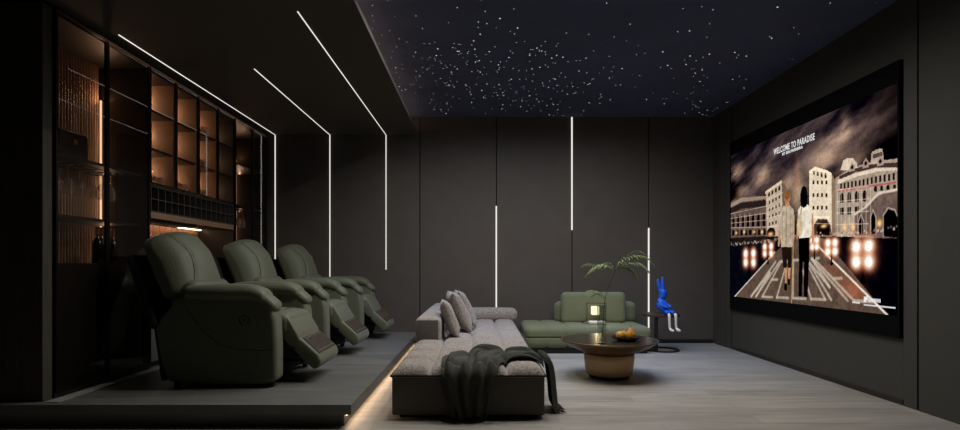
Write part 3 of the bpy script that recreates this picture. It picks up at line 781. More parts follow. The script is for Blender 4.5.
# wine grid
mb = MB(); zg0, zg1 = 1.535, 1.753; N = 15
for k in range(N + 1):
    y = Y0 + 0.022 + (Y1 - Y0 - 0.044) * k / N; mb.box(XB + 0.02, XG - 0.002, y - 0.004, y + 0.004, zg0, zg1)
for z in (zg0, (zg0 + zg1) / 2, zg1): mb.box(XB + 0.02, XG - 0.003, Y0 + 0.021, Y1 - 0.021, z - 0.004, z + 0.004)
mb.box(XB + 0.01, XB + 0.02, Y0 + 0.021, Y1 - 0.021, zg0, zg1)
mb.build('wine_grid', mat('grid_grey_metal', rgb(70, 64, 60), 0.5), bar)
for k in range(3):
    a = Y0 + 0.022 + (Y1 - Y0 - 0.044) * k / 3; b = a + (Y1 - Y0 - 0.044) / 3
    MB().box(XG - 0.30, XG - 0.004, a + 0.002, b - 0.002, 1.472, 1.528).build('drawer', M['flute'], bar, bevel=0.002)
led('rack_light', (XG - 0.10, XG - 0.085, Y0 + 0.06, 5.58, 1.462, 1.470), M['warm_rack'], bar)
led('splash_light', (XB + 0.05, XB + 0.07, 4.85, Y1 - 0.06, 1.462, 1.470), M['warm_step'], bar)
mb = MB()
for k in range(8):
    y = Y0 + 0.06 + k * 0.098
    mb.box(XG - 0.24, XG - 0.03, y - 0.004, y + 0.004, 1.440, 1.446)
mb.box(XG - 0.24, XG - 0.23, Y0 + 0.05, 5.55, 1.440, 1.471); mb.box(XG - 0.04, XG - 0.03, Y0 + 0.05, 5.55, 1.446, 1.471)
mb.build('glass_rack', M['frame'], bar)
MB().box(XB, XG + 0.004, Y0 + 0.021, Y1 - 0.021, 0.90, 0.94).build('worktop', M['cab'], bar, bevel=0.003)
for k in range(3):
    a = Y0 + 0.022 + (Y1 - Y0 - 0.044) * k / 3; b = a + (Y1 - Y0 - 0.044) / 3
    d = MB().box(XG - 0.028, XG - 0.004, a + 0.002, b - 0.002, PH + 0.055, 0.895).build('door', M['grey_door'], bar, bevel=0.002)
    MB().box(XG - 0.004, XG + 0.010, b - 0.03, b - 0.02, 0.62, 0.80).build('handle', M['frame'], d)
for z, y0, y1, x in ((ZT + 0.002, 3.665, 7.30, XG),):
    struct('trim_3', MB().box(XB, XG - 0.03, y0, y1, ZT + 0.002, HS - 0.001), M['cab'])

# ------------------------------------------------------------------ glassware
def stem_profile():
    return [(0.002, 0.0), (0.034, 0.0), (0.034, 0.003), (0.006, 0.008), (0.004, 0.02), (0.004, 0.085), (0.012, 0.098), (0.030, 0.118), (0.040, 0.150), (0.040, 0.180), (0.034, 0.215)]
M['drinkglass'] = glass('drinking_glass', (0.93, 0.90, 0.87), 0.30, 0.06)
add_scatter(M['drinkglass'], 0.10, (0.9, 0.85, 0.8))
def stem_glass(name, loc, label, hang, group):
    mb = MB(); pr = stem_profile()
    if hang: pr = [(r, -z) for r, z in pr]
    mb.lathe(pr, n=14, close=False)
    o = mb.build(name, M['drinkglass'], smooth=True); o.location = loc
    return tag(o, label, 'glass', group)
g0 = None
def place_hanging(x, y, z, label, group):
    global g0
    if g0 is None:
        g0 = stem_glass('stem_glass', (x, y, z), label, True, group); return g0
    return dup(g0, (x, y, z), label, group=group)
# near glazed cabinet: rack and six glasses under the middle shelf
r0 = MB()
for k in range(7): r0.box(XG - 0.30, XG - 0.06, 3.735 + k * 0.125 - 0.045, 3.735 + k * 0.125 - 0.040, 1.795, 1.801)
for y in (3.70, 4.10, 4.50): r0.box(XG - 0.20, XG - 0.19, y, y + 0.004, 1.80, 1.826)
r0.box(XG - 0.30, XG - 0.29, 3.69, 4.50, 1.795, 1.801); r0.box(XG - 0.07, XG - 0.06, 3.69, 4.50, 1.795, 1.801)
r0.build('glass_rack', M['frame'], LC)
for k in range(7):
    place_hanging(XG - 0.14, 3.735 + k * 0.115, 1.794, 'stem glass hanging in the near glazed cabinet, %s from the dark pier' % ORD[k], 'stem glasses hanging in the near glazed cabinet')
for k in range(7):
    y = Y0 + 0.11 + k * 0.098
    place_hanging(XG - 0.10, y, 1.4395, 'stem glass hanging under the wine grid, %s from the left' % ORD[k], 'stem glasses hanging under the wine grid')
r0 = MB()
for k in range(6): r0.box(XG - 0.26, XG - 0.06, 6.44 + k * 0.12 - 0.05, 6.44 + k * 0.12 - 0.045, 1.752, 1.758)
r0.box(XG - 0.26, XG - 0.25, 6.39, 7.0, 1.752, 1.781); r0.box(XG - 0.07, XG - 0.06, 6.39, 7.0, 1.752, 1.781)
r0.build('glass_rack', M['frame'], RC)
for k in range(5):
    place_hanging(XG - 0.14, 6.445 + k * 0.11, 1.751, 'stem glass hanging in the far glazed cabinet, %s from the bar shelves' % ORD[k], 'stem glasses hanging in the far glazed cabinet')

tumbler = None
def place_tumbler(x, y, z, label, group, s=1.0):
    global tumbler
    if tumbler is None:
        mb = MB(); mb.lathe([(0.030, 0), (0.036, 0.085), (0.033, 0.085), (0.028, 0.010), (0.001, 0.010)], n=14, close=False)
        tumbler = mb.build('tumbler', M['drinkglass'], smooth=True); tag(tumbler, label, 'glass', group); tumbler.location = (x, y, z)
        tumbler.scale = (s, s, s); return tumbler
    o = dup(tumbler, (x, y, z), label, group=group); o.scale = (s, s, s); return o
carafe = None
def place_carafe(x, y, z, label, group):
    global carafe
    if carafe is None:
        mb = MB(); mb.lathe([(0.001, 0), (0.035, 0.0), (0.050, 0.02), (0.052, 0.05), (0.030, 0.11), (0.018, 0.14), (0.017, 0.17), (0.028, 0.195)], n=18, close=False)
        carafe = mb.build('carafe', M['drinkglass'], smooth=True); tag(carafe, label, 'carafe', group); carafe.location = (x, y, z); return carafe
    return dup(carafe, (x, y, z), label, group=group)
rr = random.Random(4)
colname = ['first', 'second', 'third', 'last']
for c_i, (z, zn) in ((0, (1.776, 'lowest')), (1, (1.776, 'lowest')), (2, (1.776, 'lowest')), (3, (1.776, 'lowest')), (2, (2.101, 'middle')), (2, (2.441, 'top'))):
    a = DV[c_i] + 0.06; b = DV[c_i + 1] - 0.06
    if zn == 'lowest' and c_i in (0, 1):
        spots = [(XG - 0.09, a + 0.02), (XG - 0.10, a + 0.12), (XG - 0.09, a + 0.22), (XG - 0.22, a + 0.07), (XG - 0.21, a + 0.17)]
        for j, (x, y) in enumerate(spots[:5 if c_i == 0 else 3]):
            place_tumbler(x, y, z, 'short glass, %s bar niche, lowest shelf, %s in the %s row' % (colname[c_i], ORD[j if j < 3 else j - 3], 'front' if j < 3 else 'back'), 'short glasses on the bar shelves', 1.1)
        place_carafe(XG - 0.20, b - 0.01, z, 'glass carafe at the right of the %s bar niche, lowest shelf' % colname[c_i], 'glass carafes on the bar shelves')
    else:
        n_ = 3 if c_i == 2 else 2
        for j in range(n_):
            place_tumbler(XG - 0.10 - 0.03 * (j % 2), a + 0.02 + j * 0.10, z, 'short glass on the %s shelf of the %s bar niche, %s from the left' % (zn, colname[c_i], ORD[j]), 'short glasses on the bar shelves', 1.1)
        if c_i == 2 and zn != 'lowest': place_carafe(XG - 0.22, a + 0.1, z, 'glass carafe on the %s shelf of the third bar niche' % zn, 'glass carafes on the bar shelves')

# bottles in the near glazed cabinet
def make_bottle(loc, label, group):
    t = empty('bottle', loc, label, 'bottle', group)
    MB().lathe([(0.001, 0), (0.034, 0), (0.037, 0.006), (0.037, 0.15), (0.030, 0.185), (0.014, 0.205), (0.014, 0.235)], n=18, close=False).build('body', M['bottle'], t, smooth=True, local=True)
    MB().lathe([(0.015, 0.225), (0.0155, 0.29), (0.0155, 0.292), (0.001, 0.292)], n=14, close=False).build('cap', M['capfoil'], t, smooth=True, local=True)
    return t
bt = make_bottle((XG - 0.12, 3.76, 1.0715), 'dark bottle with a copper neck in the near glazed cabinet, beside the dark pier', 'bottles in the near glazed cabinet')
for k, y in enumerate((4.30, 4.39, 4.48)):
    q = dup(bt, (XG - 0.16 - 0.03 * (k % 2), y, 1.0715), 'dark bottle behind the second door of the near glazed cabinet, %s from the left' % ORD[k])
for k, y in enumerate((6.50, 6.60)):
    dup(bt, (XG - 0.14, y, 0.95), 'dark bottle in the far glazed cabinet, %s from the bar' % ORD[k], group='bottles in the far glazed cabinet')
cs = empty('leather_case', (XG - 0.22, 4.03, 1.845), 'dark boxy leather case standing on the middle shelf of the near glazed cabinet', 'case')
MB().soft((XG - 0.22, 4.03, 1.845 + 0.105), (0.16, 0.30, 0.20), 0.02, n=4).build('case_body', M['box'], cs, smooth=True)
MB().box(XG - 0.302, XG - 0.138, 3.878, 4.182, 1.97, 1.974).build('case_seam', M['frame'], cs)
MB().soft((XG - 0.135, 4.03, 1.975), (0.012, 0.04, 0.035), 0.004, n=2).build('clasp', M['copper'], cs, smooth=True)
# small copper knot ornament beside the case
pts = []
for k in range(61):
    t_ = 2 * PI * k / 60; q_ = 0.035 * (1 + 0.45 * math.cos(3 * t_))
    pts.append((XG - 0.14 + 0.5 * q_ * math.sin(2 * t_ + 0.3), 3.80 + 1.1 * q_ * math.cos(2 * t_), 1.845 + 0.066 + 0.9 * (q_ * math.sin(3 * t_))))
mb = MB().tube(pts, 0.006, 8, cap=False)
zmin = min(p[2] for p in mb.v); mb.v = [(p[0], p[1], p[2] - zmin + 1.8455) for p in mb.v]
tag(mb.build('ornament', M['capfoil'], smooth=True), 'small looped copper ornament beside the leather case in the near glazed cabinet', 'ornament')

# ================================================================== RECLINERS
def arc(c, r, a0, a1, n): return [(c[0] + r * math.cos(math.radians(a0 + (a1 - a0) * i / n)), c[1] + r * math.sin(math.radians(a0 + (a1 - a0) * i / n))) for i in range(n + 1)]
def smooth_poly(p, it=2, keep=()):
    for _ in range(it):
        q = []
        for i in range(len(p)):
            a = p[i]; b = p[(i + 1) % len(p)]
            q.append((a[0] * .75 + b[0] * .25, a[1] * .75 + b[1] * .25)); q.append((a[0] * .25 + b[0] * .75, a[1] * .25 + b[1] * .75))
        p = q
    return p
WD = 0.90
def make_recliner(loc, label, group):
    t = empty('recliner', loc, label, 'armchair', group)
    B = dict(local=True)
    # arms: panel profile in x,z
    prof = [(-.415, .045), (-.46, .20), (-.505, .43), (-.47, .50), (-.36, .64), (-.28, .685), (.0, .695), (.18, .695), (.29, .675)] + \
           [(.36, .61), (.39, .50), (.40, .30), (.40, .05), (.28, .022), (-.2, .022)]
    for k, y0 in enumerate((0.0, WD - 0.16)):
        a = MB().prism(prof, y0, y0 + 0.16).build('arm', M['recl'], t, bevel=0.035, local=True, segs=5)
        yo = -0.0015 if k == 0 else WD + 0.0015
        # curved welt on the outer face
        crv = [(-.30, .64), (-.24, .55), (-.14, .42), (-.02, .32), (.10, .285), (.25, .277), (.395, .275)]
        fine = []
        for i in range(len(crv) - 1):
            for s in range(4): fine.append((crv[i][0] + (crv[i + 1][0] - crv[i][0]) * s / 4, yo, crv[i][1] + (crv[i + 1][1] - crv[i][1]) * s / 4))
        MB().tube(fine, 0.0022, 5).build('stitching', M['reclseam'], a, local=True)
        c_ = 0.08
        def pf(q, nrm):
            return 0
        mb = MB()
        mb.soft((0, 0, 0), (0.62, 0.20, 0.10), 0.045, (0.0, 0.010, 0.018), n=(14, 8, 4))
        vv = []
        for (x, y, z) in mb.v:
            z2 = z - 0.16 * max(0, (x - 0.16) / 0.20) ** 2 * 0.55
            wsc = 1 - 0.12 * max(0, -x / 0.36)
            vv.append((x + 0.015, y * wsc + y0 + 0.08, z2 + 0.70))
        mb.v = vv
        mb.build('arm_pad', M['recl'], t, smooth=True, local=True)
        mb = MB(); mb.soft((0.322, y0 + 0.08, 0.628), (0.15, 0.172, 0.07), 0.034, (0.01, 0.0, 0.01), n=6, rot=Matrix.Rotation(math.radians(40), 3, 'Y'))
        mb.build('arm_front_roll', M['recl'], t, smooth=True, local=True)
    # lever ring on near arm
    mb = MB()
    ring = [(0.165 + 0.036 * math.cos(a), -0.005, 0.50 + 0.036 * math.sin(a)) for a in [math.radians(-60 + 300 * k / 24) for k in range(25)]]
    mb.tube(ring, 0.003, 6); mb.tube([(0.165, -0.005, 0.52), (0.165, -0.007, 0.49)], 0.004, 6)
    mb.build('recline_lever', M['black'], t, local=True)
    # body between the arms
    MB().box(-.42, .34, .165, WD - .165, .06, .40).build('seat_base', M['softblack'], t, local=True, bevel=0.01)
    MB().prism([(-.515, .44), (-.46, .05), (-.44, .05), (-.42, .40), (-.44, .50)], .02, WD - .02).build('rear_panel', M['black'], t, local=True)
    # seat cushion
    mb = MB(); mb.soft((.07, WD / 2, .455), (.72, .555, .16), .05, (0.0, 0, .03), n=(12, 12, 4))
    mb.v = [(x, y, z - 0.6 * max(0, x - .28) ** 2) for x, y, z in mb.v]
    s = mb.build('seat', M['recl'], t, smooth=True, local=True)
    MB().tube([(.30 + 0.02 * math.sin(PI * k / 10), .19 + .052 * k, .556 - 0.012 * abs(k - 5) / 5 - 0.002 * abs(k - 5)) for k in range(11)], 0.003, 5).build('stitching', M['reclseam'], s, local=True)
    # leg rest, popped open
    y0, y1 = .185, WD - .185
    MB().prism(smooth_poly([(.34, .50), (.41, .515), (.455, .44), (.515, .335), (.48, .26), (.40, .30), (.33, .42)], 1), y0, y1).build('leg_rest', M['recl'], t, bevel=0.02, local=True)
    fr = MB().prism([(.475, .345), (.512, .345), (.655, .215), (.675, .165), (.655, .115), (.61, .10), (.46, .25)], y0, y1).build('footrest', M['recl'], t, bevel=0.018, local=True)
    dv = Vector((.655 - .512, 0, .215 - .345)); nv = Vector((-dv.z, 0, dv.x)).normalized(); o_ = Vector((.512, 0, .345))
    def onp(u, y, h): p = o_ + dv * u + nv * h; return (p.x, y, p.z)
    def slab(mb, u0, u1, ya, yb, h0, h1):
        v = [onp(u, y, h) for u in (u0, u1) for y in (ya, yb) for h in (h0, h1)]
        mb.add(v, [(0, 1, 3, 2), (4, 6, 7, 5), (0, 4, 5, 1), (2, 3, 7, 6), (0, 2, 6, 4), (1, 5, 7, 3)])
    mb = MB(); slab(mb, .03, .97, y0 + .03, y1 - .03, -.002, .004); mb.build('vent_panel', M['recldark'], fr, local=True)
    mb = MB()
    for k in range(9):
        y = y0 + .06 + k * (y1 - y0 - .12) / 8
        slab(mb, .14 + 0.1 * (k % 2), .80 - 0.08 * (k % 3), y - .003, y + .003, .004, .008)
    slab(mb, .10, .13, y0 + .05, y1 - .05, .004, .008); slab(mb, .84, .87, y0 + .05, y1 - .05, .004, .008)
    mb.build('vent_ribs', M['ventline'], fr, local=True)
    for ya in (.30, .57): MB().box(.20, .50, ya, ya + .03, .14, .17).build('mechanism', M['black'], t, local=True)
    # backrest: reclined head cushion with winged side panels, over a lumbar roll
    R = Matrix.Rotation(math.radians(-22), 3, 'Y')
    def seams(q, nrm):
        yy = abs(q.y); arcx = 0.165 + 0.075 * ((q.z - 0.02) / .27) ** 2
        g = math.exp(-((yy - arcx) / 0.010) ** 2) * (1 if nrm.x > 0.3 else 0)
        mid = 0.018 * math.cos(min(1, yy / max(arcx, .02)) * PI / 2) * max(0, nrm.x)
        return -0.010 * g + mid
    mb = MB(); mb.soft((0, 0, 0), (.26, .62, .53), .07, (.035, 0, 0), n=(5, 44, 26), fn=seams)
    out = []
    for p in mb.v:
        x, y, z = p
        k = 1 - 0.05 * max(0, (z - .04) / .22) ** 2       # rounder shoulders
        z2 = z - 0.028 * (abs(y) / .30) ** 3 * (.5 + .5 * z / .26)
        x2 = x - (0.05 * max(0, z - 0.05) / .2 + 0.10 * (abs(y) / .31) ** 3) * min(1, max(0, (x + .13) / .22))                  # top rolls back
        v = R @ Vector((x2, y * k, z2)); out.append((v.x - .50, v.y + WD / 2, v.z + .915))
    mb.v = out
    h = mb.build('headrest_cushion', M['recl'], t, smooth=True, local=True)
    mbs = MB()
    for s in (-1, 1):
        pts = []
        for i in range(25):
            z = -.22 + .44 * i / 24; yy = s * (0.165 + 0.075 * ((z - 0.02) / .27) ** 2)
            k = 1 - 0.05 * max(0, (z - .04) / .22) ** 2
            bul = .035 * (1 - (yy / .30) ** 2) * (1 - (z / .26) ** 2)
            xx = .13 + bul - 0.006
            # follow the rounded top and bottom
            ez = max(0, abs(z) - (.265 - .07)); xx -= .07 - math.sqrt(max(0, .07 ** 2 - ez ** 2))
            xx -= 0.05 * max(0, z - 0.05) / .2 + 0.10 * (abs(yy) / .31) ** 3
            v = R @ Vector((xx, yy * k, z - 0.028 * (abs(yy) / .30) ** 3 * (.5 + .5 * z / .26))); pts.append((v.x - .50, v.y + WD / 2, v.z + .915))
        mbs.tube(pts, 0.0026, 5)
    mbs.build('stitching', M['reclseam'], h, local=True)
    R2 = Matrix.Rotation(math.radians(-18), 3, 'Y')
    mb = MB(); mb.soft((-.37, WD / 2, .65), (.24, .585, .27), .08, (.04, 0, .0), n=(5, 12, 8), rot=R2); mb.build('lumbar_cushion', M['recl'], t, smooth=True, local=True)
    R3 = Matrix.Rotation(math.radians(-19), 3, 'Y')
    mb = MB(); mb.soft((-.685, WD / 2, .70), (.07, .62, .60), .03, (.0, 0, .0), n=(3, 6, 6), rot=R3); mb.build('back_shell', M['softblack'], t, smooth=True, local=True)
    mb = MB(); R4 = R3
    for s in (-1, 1):
        v0 = R4 @ Vector((-0.034, s * .300, .28)); v1 = R4 @ Vector((-0.034, s * .300, -.28))
        MB().tube([(v0.x - .685, v0.y + WD / 2, v0.z + .70), (v1.x - .685, v1.y + WD / 2, v1.z + .70)], 0.003, 5).build('shell_piping', M['copper'], t, local=True)
    mb = MB()
    for x in (-.36, .34):
        for y in (.06, WD - .06): mb2 = MB(); mb2.lathe([(0.022, 0), (0.026, 0.045)], (x, y, 0), 12); mb2.build('foot', M['black'], t, local=True)
    return t
r1 = make_recliner((-1.90, 3.98, PH), 'sage green leather recliner nearest the camera, its side face showing', 'leather recliners on the platform')
dup(r1, (-1.885, 5.22, PH), 'sage green leather recliner in the middle of the row of three')
dup(r1, (-1.80, 6.40, PH), 'sage green leather recliner farthest away, close to the back wall')

# ================================================================== GREY SOFA
SX0, SX1, SY0, SY1 = -0.609, 0.448, 3.70, 7.16
def tuft(v, a, n, L):
    u = (v - a) / L * n; f = u - math.floor(u)
    return 1 - abs(2 * f - 1) ** 5
def sofa_top(x, y):
    if not (SX0 - .02 <= x <= SX1 + .02 and SY0 - .02 <= y <= SY1): return -1
    tx = tuft(min(max(x, SX0 + .001), SX1 - .001), SX0, 4, SX1 - SX0); ty = tuft(min(max(y, SY0 + .001), SY1 - .001), SY0, 9, SY1 - SY0)
    e = min(1, max(0, min(x - SX0, SX1 - x, y - SY0)) / .10)
    return 0.290 + 0.052 * max(0, tx * ty) ** 0.7 + 0.025 * (1 - (1 - e) ** 2)
gs = empty('sectional_sofa', ((SX0 + SX1) / 2, (SY0 + SY1) / 2, 0), 'long low grey boucle sofa beside the platform with a throw over its near end', 'sofa')
mb = MB(); mb.box(SX0 + .004, SX1 - .004, SY0 + .004, SY1, .025, .296); mb.build('sofa_base', M['boucle_shaded'], gs, bevel=0.012)
mb = MB(); nx, ny = 64, 190
vs = []; fs = []
for j in range(ny + 1):
    for i in range(nx + 1):
        x = SX0 + (SX1 - SX0) * i / nx; y = SY0 + (SY1 - SY0) * j / ny
        vs.append((x, y, sofa_top(x, y)))
for j in range(ny):
    for i in range(nx):
        k = j * (nx + 1) + i; fs.append((k, k + 1, k + nx + 2, k + nx + 1))
mb.add(vs, fs)
n0 = len(mb.v); per = [(i, 0) for i in range(nx)] + [(nx, j) for j in range(ny)] + [(i, ny) for i in range(nx, 0, -1)] + [(0, j) for j in range(ny, 0, -1)]
top = [j * (nx + 1) + i for i, j in per]
for k in top: x, y, z = mb.v[k]; mb.v.append((x, y, .285))
L_ = len(top); mb.f += [(top[i], top[(i + 1) % L_], n0 + (i + 1) % L_, n0 + i) for i in range(L_)]; mb.m += [0] * L_
mb.build('seat_cushion', M['boucle'], gs, smooth=True)
z = .296; c = .003
MB().tube([(SX0 - c, SY1, z), (SX0 - c, SY0 - c, z), (SX1 + c, SY0 - c, z), (SX1 + c, SY1, z)], 0.007, 6).build('piping', M['piping'], gs)
MB().box(SX0 + .05, SX1 - .05, SY0 + .06, SY1 - .06, 0, .025).build('plinth', M['black'], gs)
mb = MB(); mb.soft((-.488, 6.08, .435), (.235, 2.10, .26), .045, (.01, 0.012, .012), n=(5, 24, 5)); mb.build('backrest', M['boucle'], gs, smooth=True)
mb = MB(); mb.soft((-.488, 5.024, .435), (.20, .012, .225), .006, n=(2, 2, 2)); mb.build('backrest_end', M['boucle_shaded'], gs, smooth=True)
mb = MB(); mb.soft((.065, 7.04, .415), (.84, .22, .175), .07, (.0, 0.008, .008), n=(20, 5, 5)); mb.build('arm_bolster', M['boucle'], gs, smooth=True)

# scatter pillows: a square pinched at the corners
def pillow(loc, size, thick, tilt, yaw, label, m, roll=0):
    mb = MB(); n = 22; vs = []; fs = []
    for side in (1, -1):
        b0 = len(vs)
        for j in range(n + 1):
            for i in range(n + 1):
                u = 2 * i / n - 1; v = 2 * j / n - 1
                pin = 1 - 0.10 * (1 - abs(u) ** 1.6) * abs(v) ** 3 ; pin2 = 1 - 0.10 * (1 - abs(v) ** 1.6) * abs(u) ** 3
                h = thick / 2 * (max(0, (1 - u ** 4) * (1 - v ** 4))) ** 0.55 + 0.004
                h *= 1 + 0.05 * math.sin(7 * u + 3 * v)
                vs.append(Vector((side * h, u * size / 2 * pin2 * 1.0, v * size / 2 * pin)))
        for j in range(n):
            for i in range(n):
                k = b0 + j * (n + 1) + i; fs.append((k, k + 1, k + n + 2, k + n + 1))
    # close rim
    N2 = (n + 1) ** 2
    rim = [i for i in range(n)] + [n + j * (n + 1) for j in range(n)] + [n * (n + 1) + i for i in range(n, 0, -1)] + [j * (n + 1) for j in range(n, 0, -1)]
    fs += [(rim[i], rim[(i + 1) % len(rim)], rim[(i + 1) % len(rim)] + N2, rim[i] + N2) for i in range(len(rim))]
    R = Matrix.Rotation(math.radians(yaw), 3, 'Z') @ Matrix.Rotation(math.radians(-tilt), 3, 'Y') @ Matrix.Rotation(math.radians(roll), 3, 'X')
    vs = [R @ v for v in vs]; zm = min(v.z for v in vs)
    mb.add([(v.x, v.y, v.z - zm) for v in vs], fs)
    o = mb.build('scatter_pillow', m, smooth=True); o.location = loc
    return tag(o, label, 'pillow', 'grey pillows on the grey sofa')
pillow((-.300, 5.34, .366), .37, .11, 22, 6, 'grey boucle pillow nearest the camera on the grey sofa, the smallest', M['boucle'])
pillow((-.225, 5.76, .368), .45, .14, 25, 10, 'tall grey boucle pillow in the middle of the grey sofa', M['boucle'])
pillow((-.175, 6.26, .368), .44, .13, 26, 8, 'grey boucle pillow standing behind the tall middle one on the grey sofa', M['boucle'])
pillow((-.285, 6.70, .368), .37, .10, 12, 4, 'grey boucle pillow farthest back, half hidden against the sofa arm', M['boucle_shaded'])

# ------------------------------------------------------------------ throw blanket
path = [((-.075, 3.672, .035), (.12, 0, 0)), ((-.075, 3.668, .12), (.14, 0, 0)), ((-.075, 3.668, .24), (.175, 0, 0)), ((-.072, 3.674, .315), (.195, 0, 0)),
        ((-.065, 3.76, .37), (.195, -.02, 0)), ((-.04, 3.90, .385), (.20, -.06, 0)), ((.03, 4.02, .395), (.15, -.14, 0)), ((.16, 4.08, .395), (.06, -.19, 0)),
        ((.30, 4.07, .39), (.01, -.18, 0)), ((.40, 4.04, .375), (0, -.16, 0)), ((.468, 4.01, .345), (0, -.14, 0)), ((.492, 3.99, .27), (0, -.12, 0)),
        ((.505, 3.97, .15), (0, -.11, 0)), ((.512, 3.96, .06), (.0, -.12, 0)), ((.528, 3.95, .012), (0, -.12, 0))]
def catmull(P, s):
    n = len(P) - 1; s = min(max(s, 0), n - 1e-6); i = int(s); f = s - i
    p0, p1, p2, p3 = P[max(i - 1, 0)], P[i], P[i + 1], P[min(i + 2, n)]
    return 0.5 * ((2 * p1) + (p2 - p0) * f + (2 * p0 - 5 * p1 + 4 * p2 - p3) * f * f + (3 * p1 - p0 - 3 * p2 + p3) * f ** 3)
PC = [Vector(a) for a, b in path]; PWd = [Vector(b) for a, b in path]
NS, NT = 170, 70; thr = []
def throw_pt(si, t):
    s = si * (len(PC) - 1)
    c = catmull(PC, s); wv = catmull(PWd, s); d = catmull(PC, min(s + .05, len(PC) - 1)) - catmull(PC, max(s - .05, 0))
    nrm = wv.cross(d)
    nrm = nrm.normalized() if nrm.length > 1e-9 else Vector((0, 0, 1))
    if nrm.z < -0.2: nrm = -nrm
    if si < .22 and nrm.y > 0: nrm = -nrm
    if si > .72 and nrm.x < 0: nrm = -nrm
    fold = 0.5 + 0.5 * math.sin(12.5 * t + 2.6 * math.sin(5 * si) + 1.0)
    fold2 = 0.5 + 0.5 * math.sin(21 * t - 9 * si)
    fold3 = 0.5 + 0.5 * math.sin(38 * si + 5 * t)
    top = math.exp(-((si - .45) / .20) ** 2)
    h = .004 + .034 * fold + .010 * fold2 + (.030 * fold3 * fold2 + .012) * top
    edge = 1 - abs(t) ** 6; h = h * (0.35 + 0.65 * edge)
    tt = t * (1 + 0.07 * math.sin(12 * si + 3 * t) )
    p = c + wv * tt + nrm * h
    zt = sofa_top(p.x, p.y)
    if zt > 0 and SX0 < p.x < SX1 and p.y > SY0:
        blend_ = min(1, max(0, (si - .20) / .06)) * min(1, max(0, (.76 - si) / .06))
        p.z = p.z * (1 - blend_) + (zt + .006 + h * .9) * blend_; p.z = max(p.z, zt + .006) if .18 < si < .80 else p.z
    if p.z < .31 and p.x < SX1 - .01 and si < .3: p.y = min(p.y, SY0 - .014)
    if p.z < .32 and si > .6: p.x = max(p.x, SX1 + .014)
    if p.z >= .29 and si > .6 and p.x > SX1 - .02: p.x = max(p.x, SX1 + .0)
    p.z = max(p.z, .006 + .012 * fold)
    return p
mb = MB(); vs = [throw_pt(j / NS, 2 * i / NT - 1) for j in range(NS + 1) for i in range(NT + 1)]
fs = [(j * (NT + 1) + i, j * (NT + 1) + i + 1, (j + 1) * (NT + 1) + i + 1, (j + 1) * (NT + 1) + i) for j in range(NS) for i in range(NT)]
mb.add(vs, fs)
tb = empty('throw_blanket', (0.1, 3.95, 0.33), 'dark green fringed throw draped over the near end of the grey sofa', 'blanket')
o = mb.build('cloth', M['throw'], tb, smooth=True)
so = o.modifiers.new('thick', 'SOLIDIFY'); so.thickness = .005; so.offset = 1
mb = MB(); mbr = MB(); rf = random.Random(9)
for i in range(46):
    t = -1 + 2 * i / 45
    p = throw_pt(0, t); q = Vector((p.x + rf.uniform(-.012, .012), p.y - rf.uniform(.0, .03), .006))
    mb.tube([p, (p + q) / 2 + Vector((rf.uniform(-.006, .006), -.004, 0)), q], [.003, .003, .0022], 5)
    p = throw_pt(1, t); q = Vector((p.x + rf.uniform(.02, .05), p.y + rf.uniform(-.02, .02), .006))
    mbr.tube([p, (p + q) / 2 + Vector((0, rf.uniform(-.006, .006), .006)), q], [.003, .003, .0022], 5)
for i in range(60):                       # fringe down the loose side edge on the front
    si = .0 + .20 * i / 60
    p = throw_pt(si, -1); q = Vector((p.x - rf.uniform(.0, .012), p.y - .006, max(.006, p.z - rf.uniform(.04, .065))))
    mb.tube([p, q], [.0028, .002], 5)
mb.build('fringe', M['throw'], tb)
mbr.build('fringe', M['throw'], tb)

# ================================================================== GREEN SOFA
gx0, gx1, gy0, gy1 = .55, 2.05, 6.44, 7.32
gr = empty('tufted_sofa', ((gx0 + gx1) / 2, (gy0 + gy1) / 2, 0), 'low olive green tufted sofa against the back wall', 'sofa')
cx, cy, cz = (gx0 + gx1) / 2, (gy0 + gy1) / 2, .195
def gt(q, nrm):
    def f(v, h, n): u = (v + h) / (2 * h) * n; k = u - math.floor(u); return 1 - abs(2 * k - 1) ** 10
    a = f(q.x, (gx1 - gx0) / 2, 6); b = f(q.y, (gy1 - gy0) / 2, 3); c = f(q.z, .115, 2)
    g = 1
    for val, k in ((a, nrm.x), (b, nrm.y), (c, nrm.z)): g *= 1 - (1 - val) * (1 - k * k) * 1.0
    return .026 * max(0, g) ** .5 - .006
MB().soft((cx, cy, cz), (gx1 - gx0 - .03, gy1 - gy0 - .03, .215), .045, (0, 0, .012), n=(72, 40, 14), fn=gt).build('seat_cushion', M['gsofa'], gr, smooth=True)
MB().box(gx0 + .04, gx1 - .04, gy0 + .045, gy1 - .03, 0, .085).build('plinth', M['black'], gr)
MB().soft(((.985 + 2.05) / 2, 7.16, .44), (1.065, .20, .28), .07, (.0, .01, .01), n=(20, 6, 6)).build('back_bolster', M['gsofa'], gr, smooth=True)
def bt_(q, nrm):
    def f(v, h, n): u = (v + h) / (2 * h) * n; k = u - math.floor(u); return 1 - abs(2 * k - 1) ** 9
    return .014 * math.sqrt(max(0, 1 - (1 - f(q.x, .40, 2)) * (1 - nrm.x ** 2))) * (1 if nrm.y < 0 else .3)
MB().soft((1.455, 6.975, .51), (.80, .15, .385), .045, (.0, .015, .0), n=(44, 5, 16), rot=Matrix.Rotation(math.radians(-5), 3, 'X'), fn=bt_).build('back_cushion', M['gsofa'], gr, smooth=True)

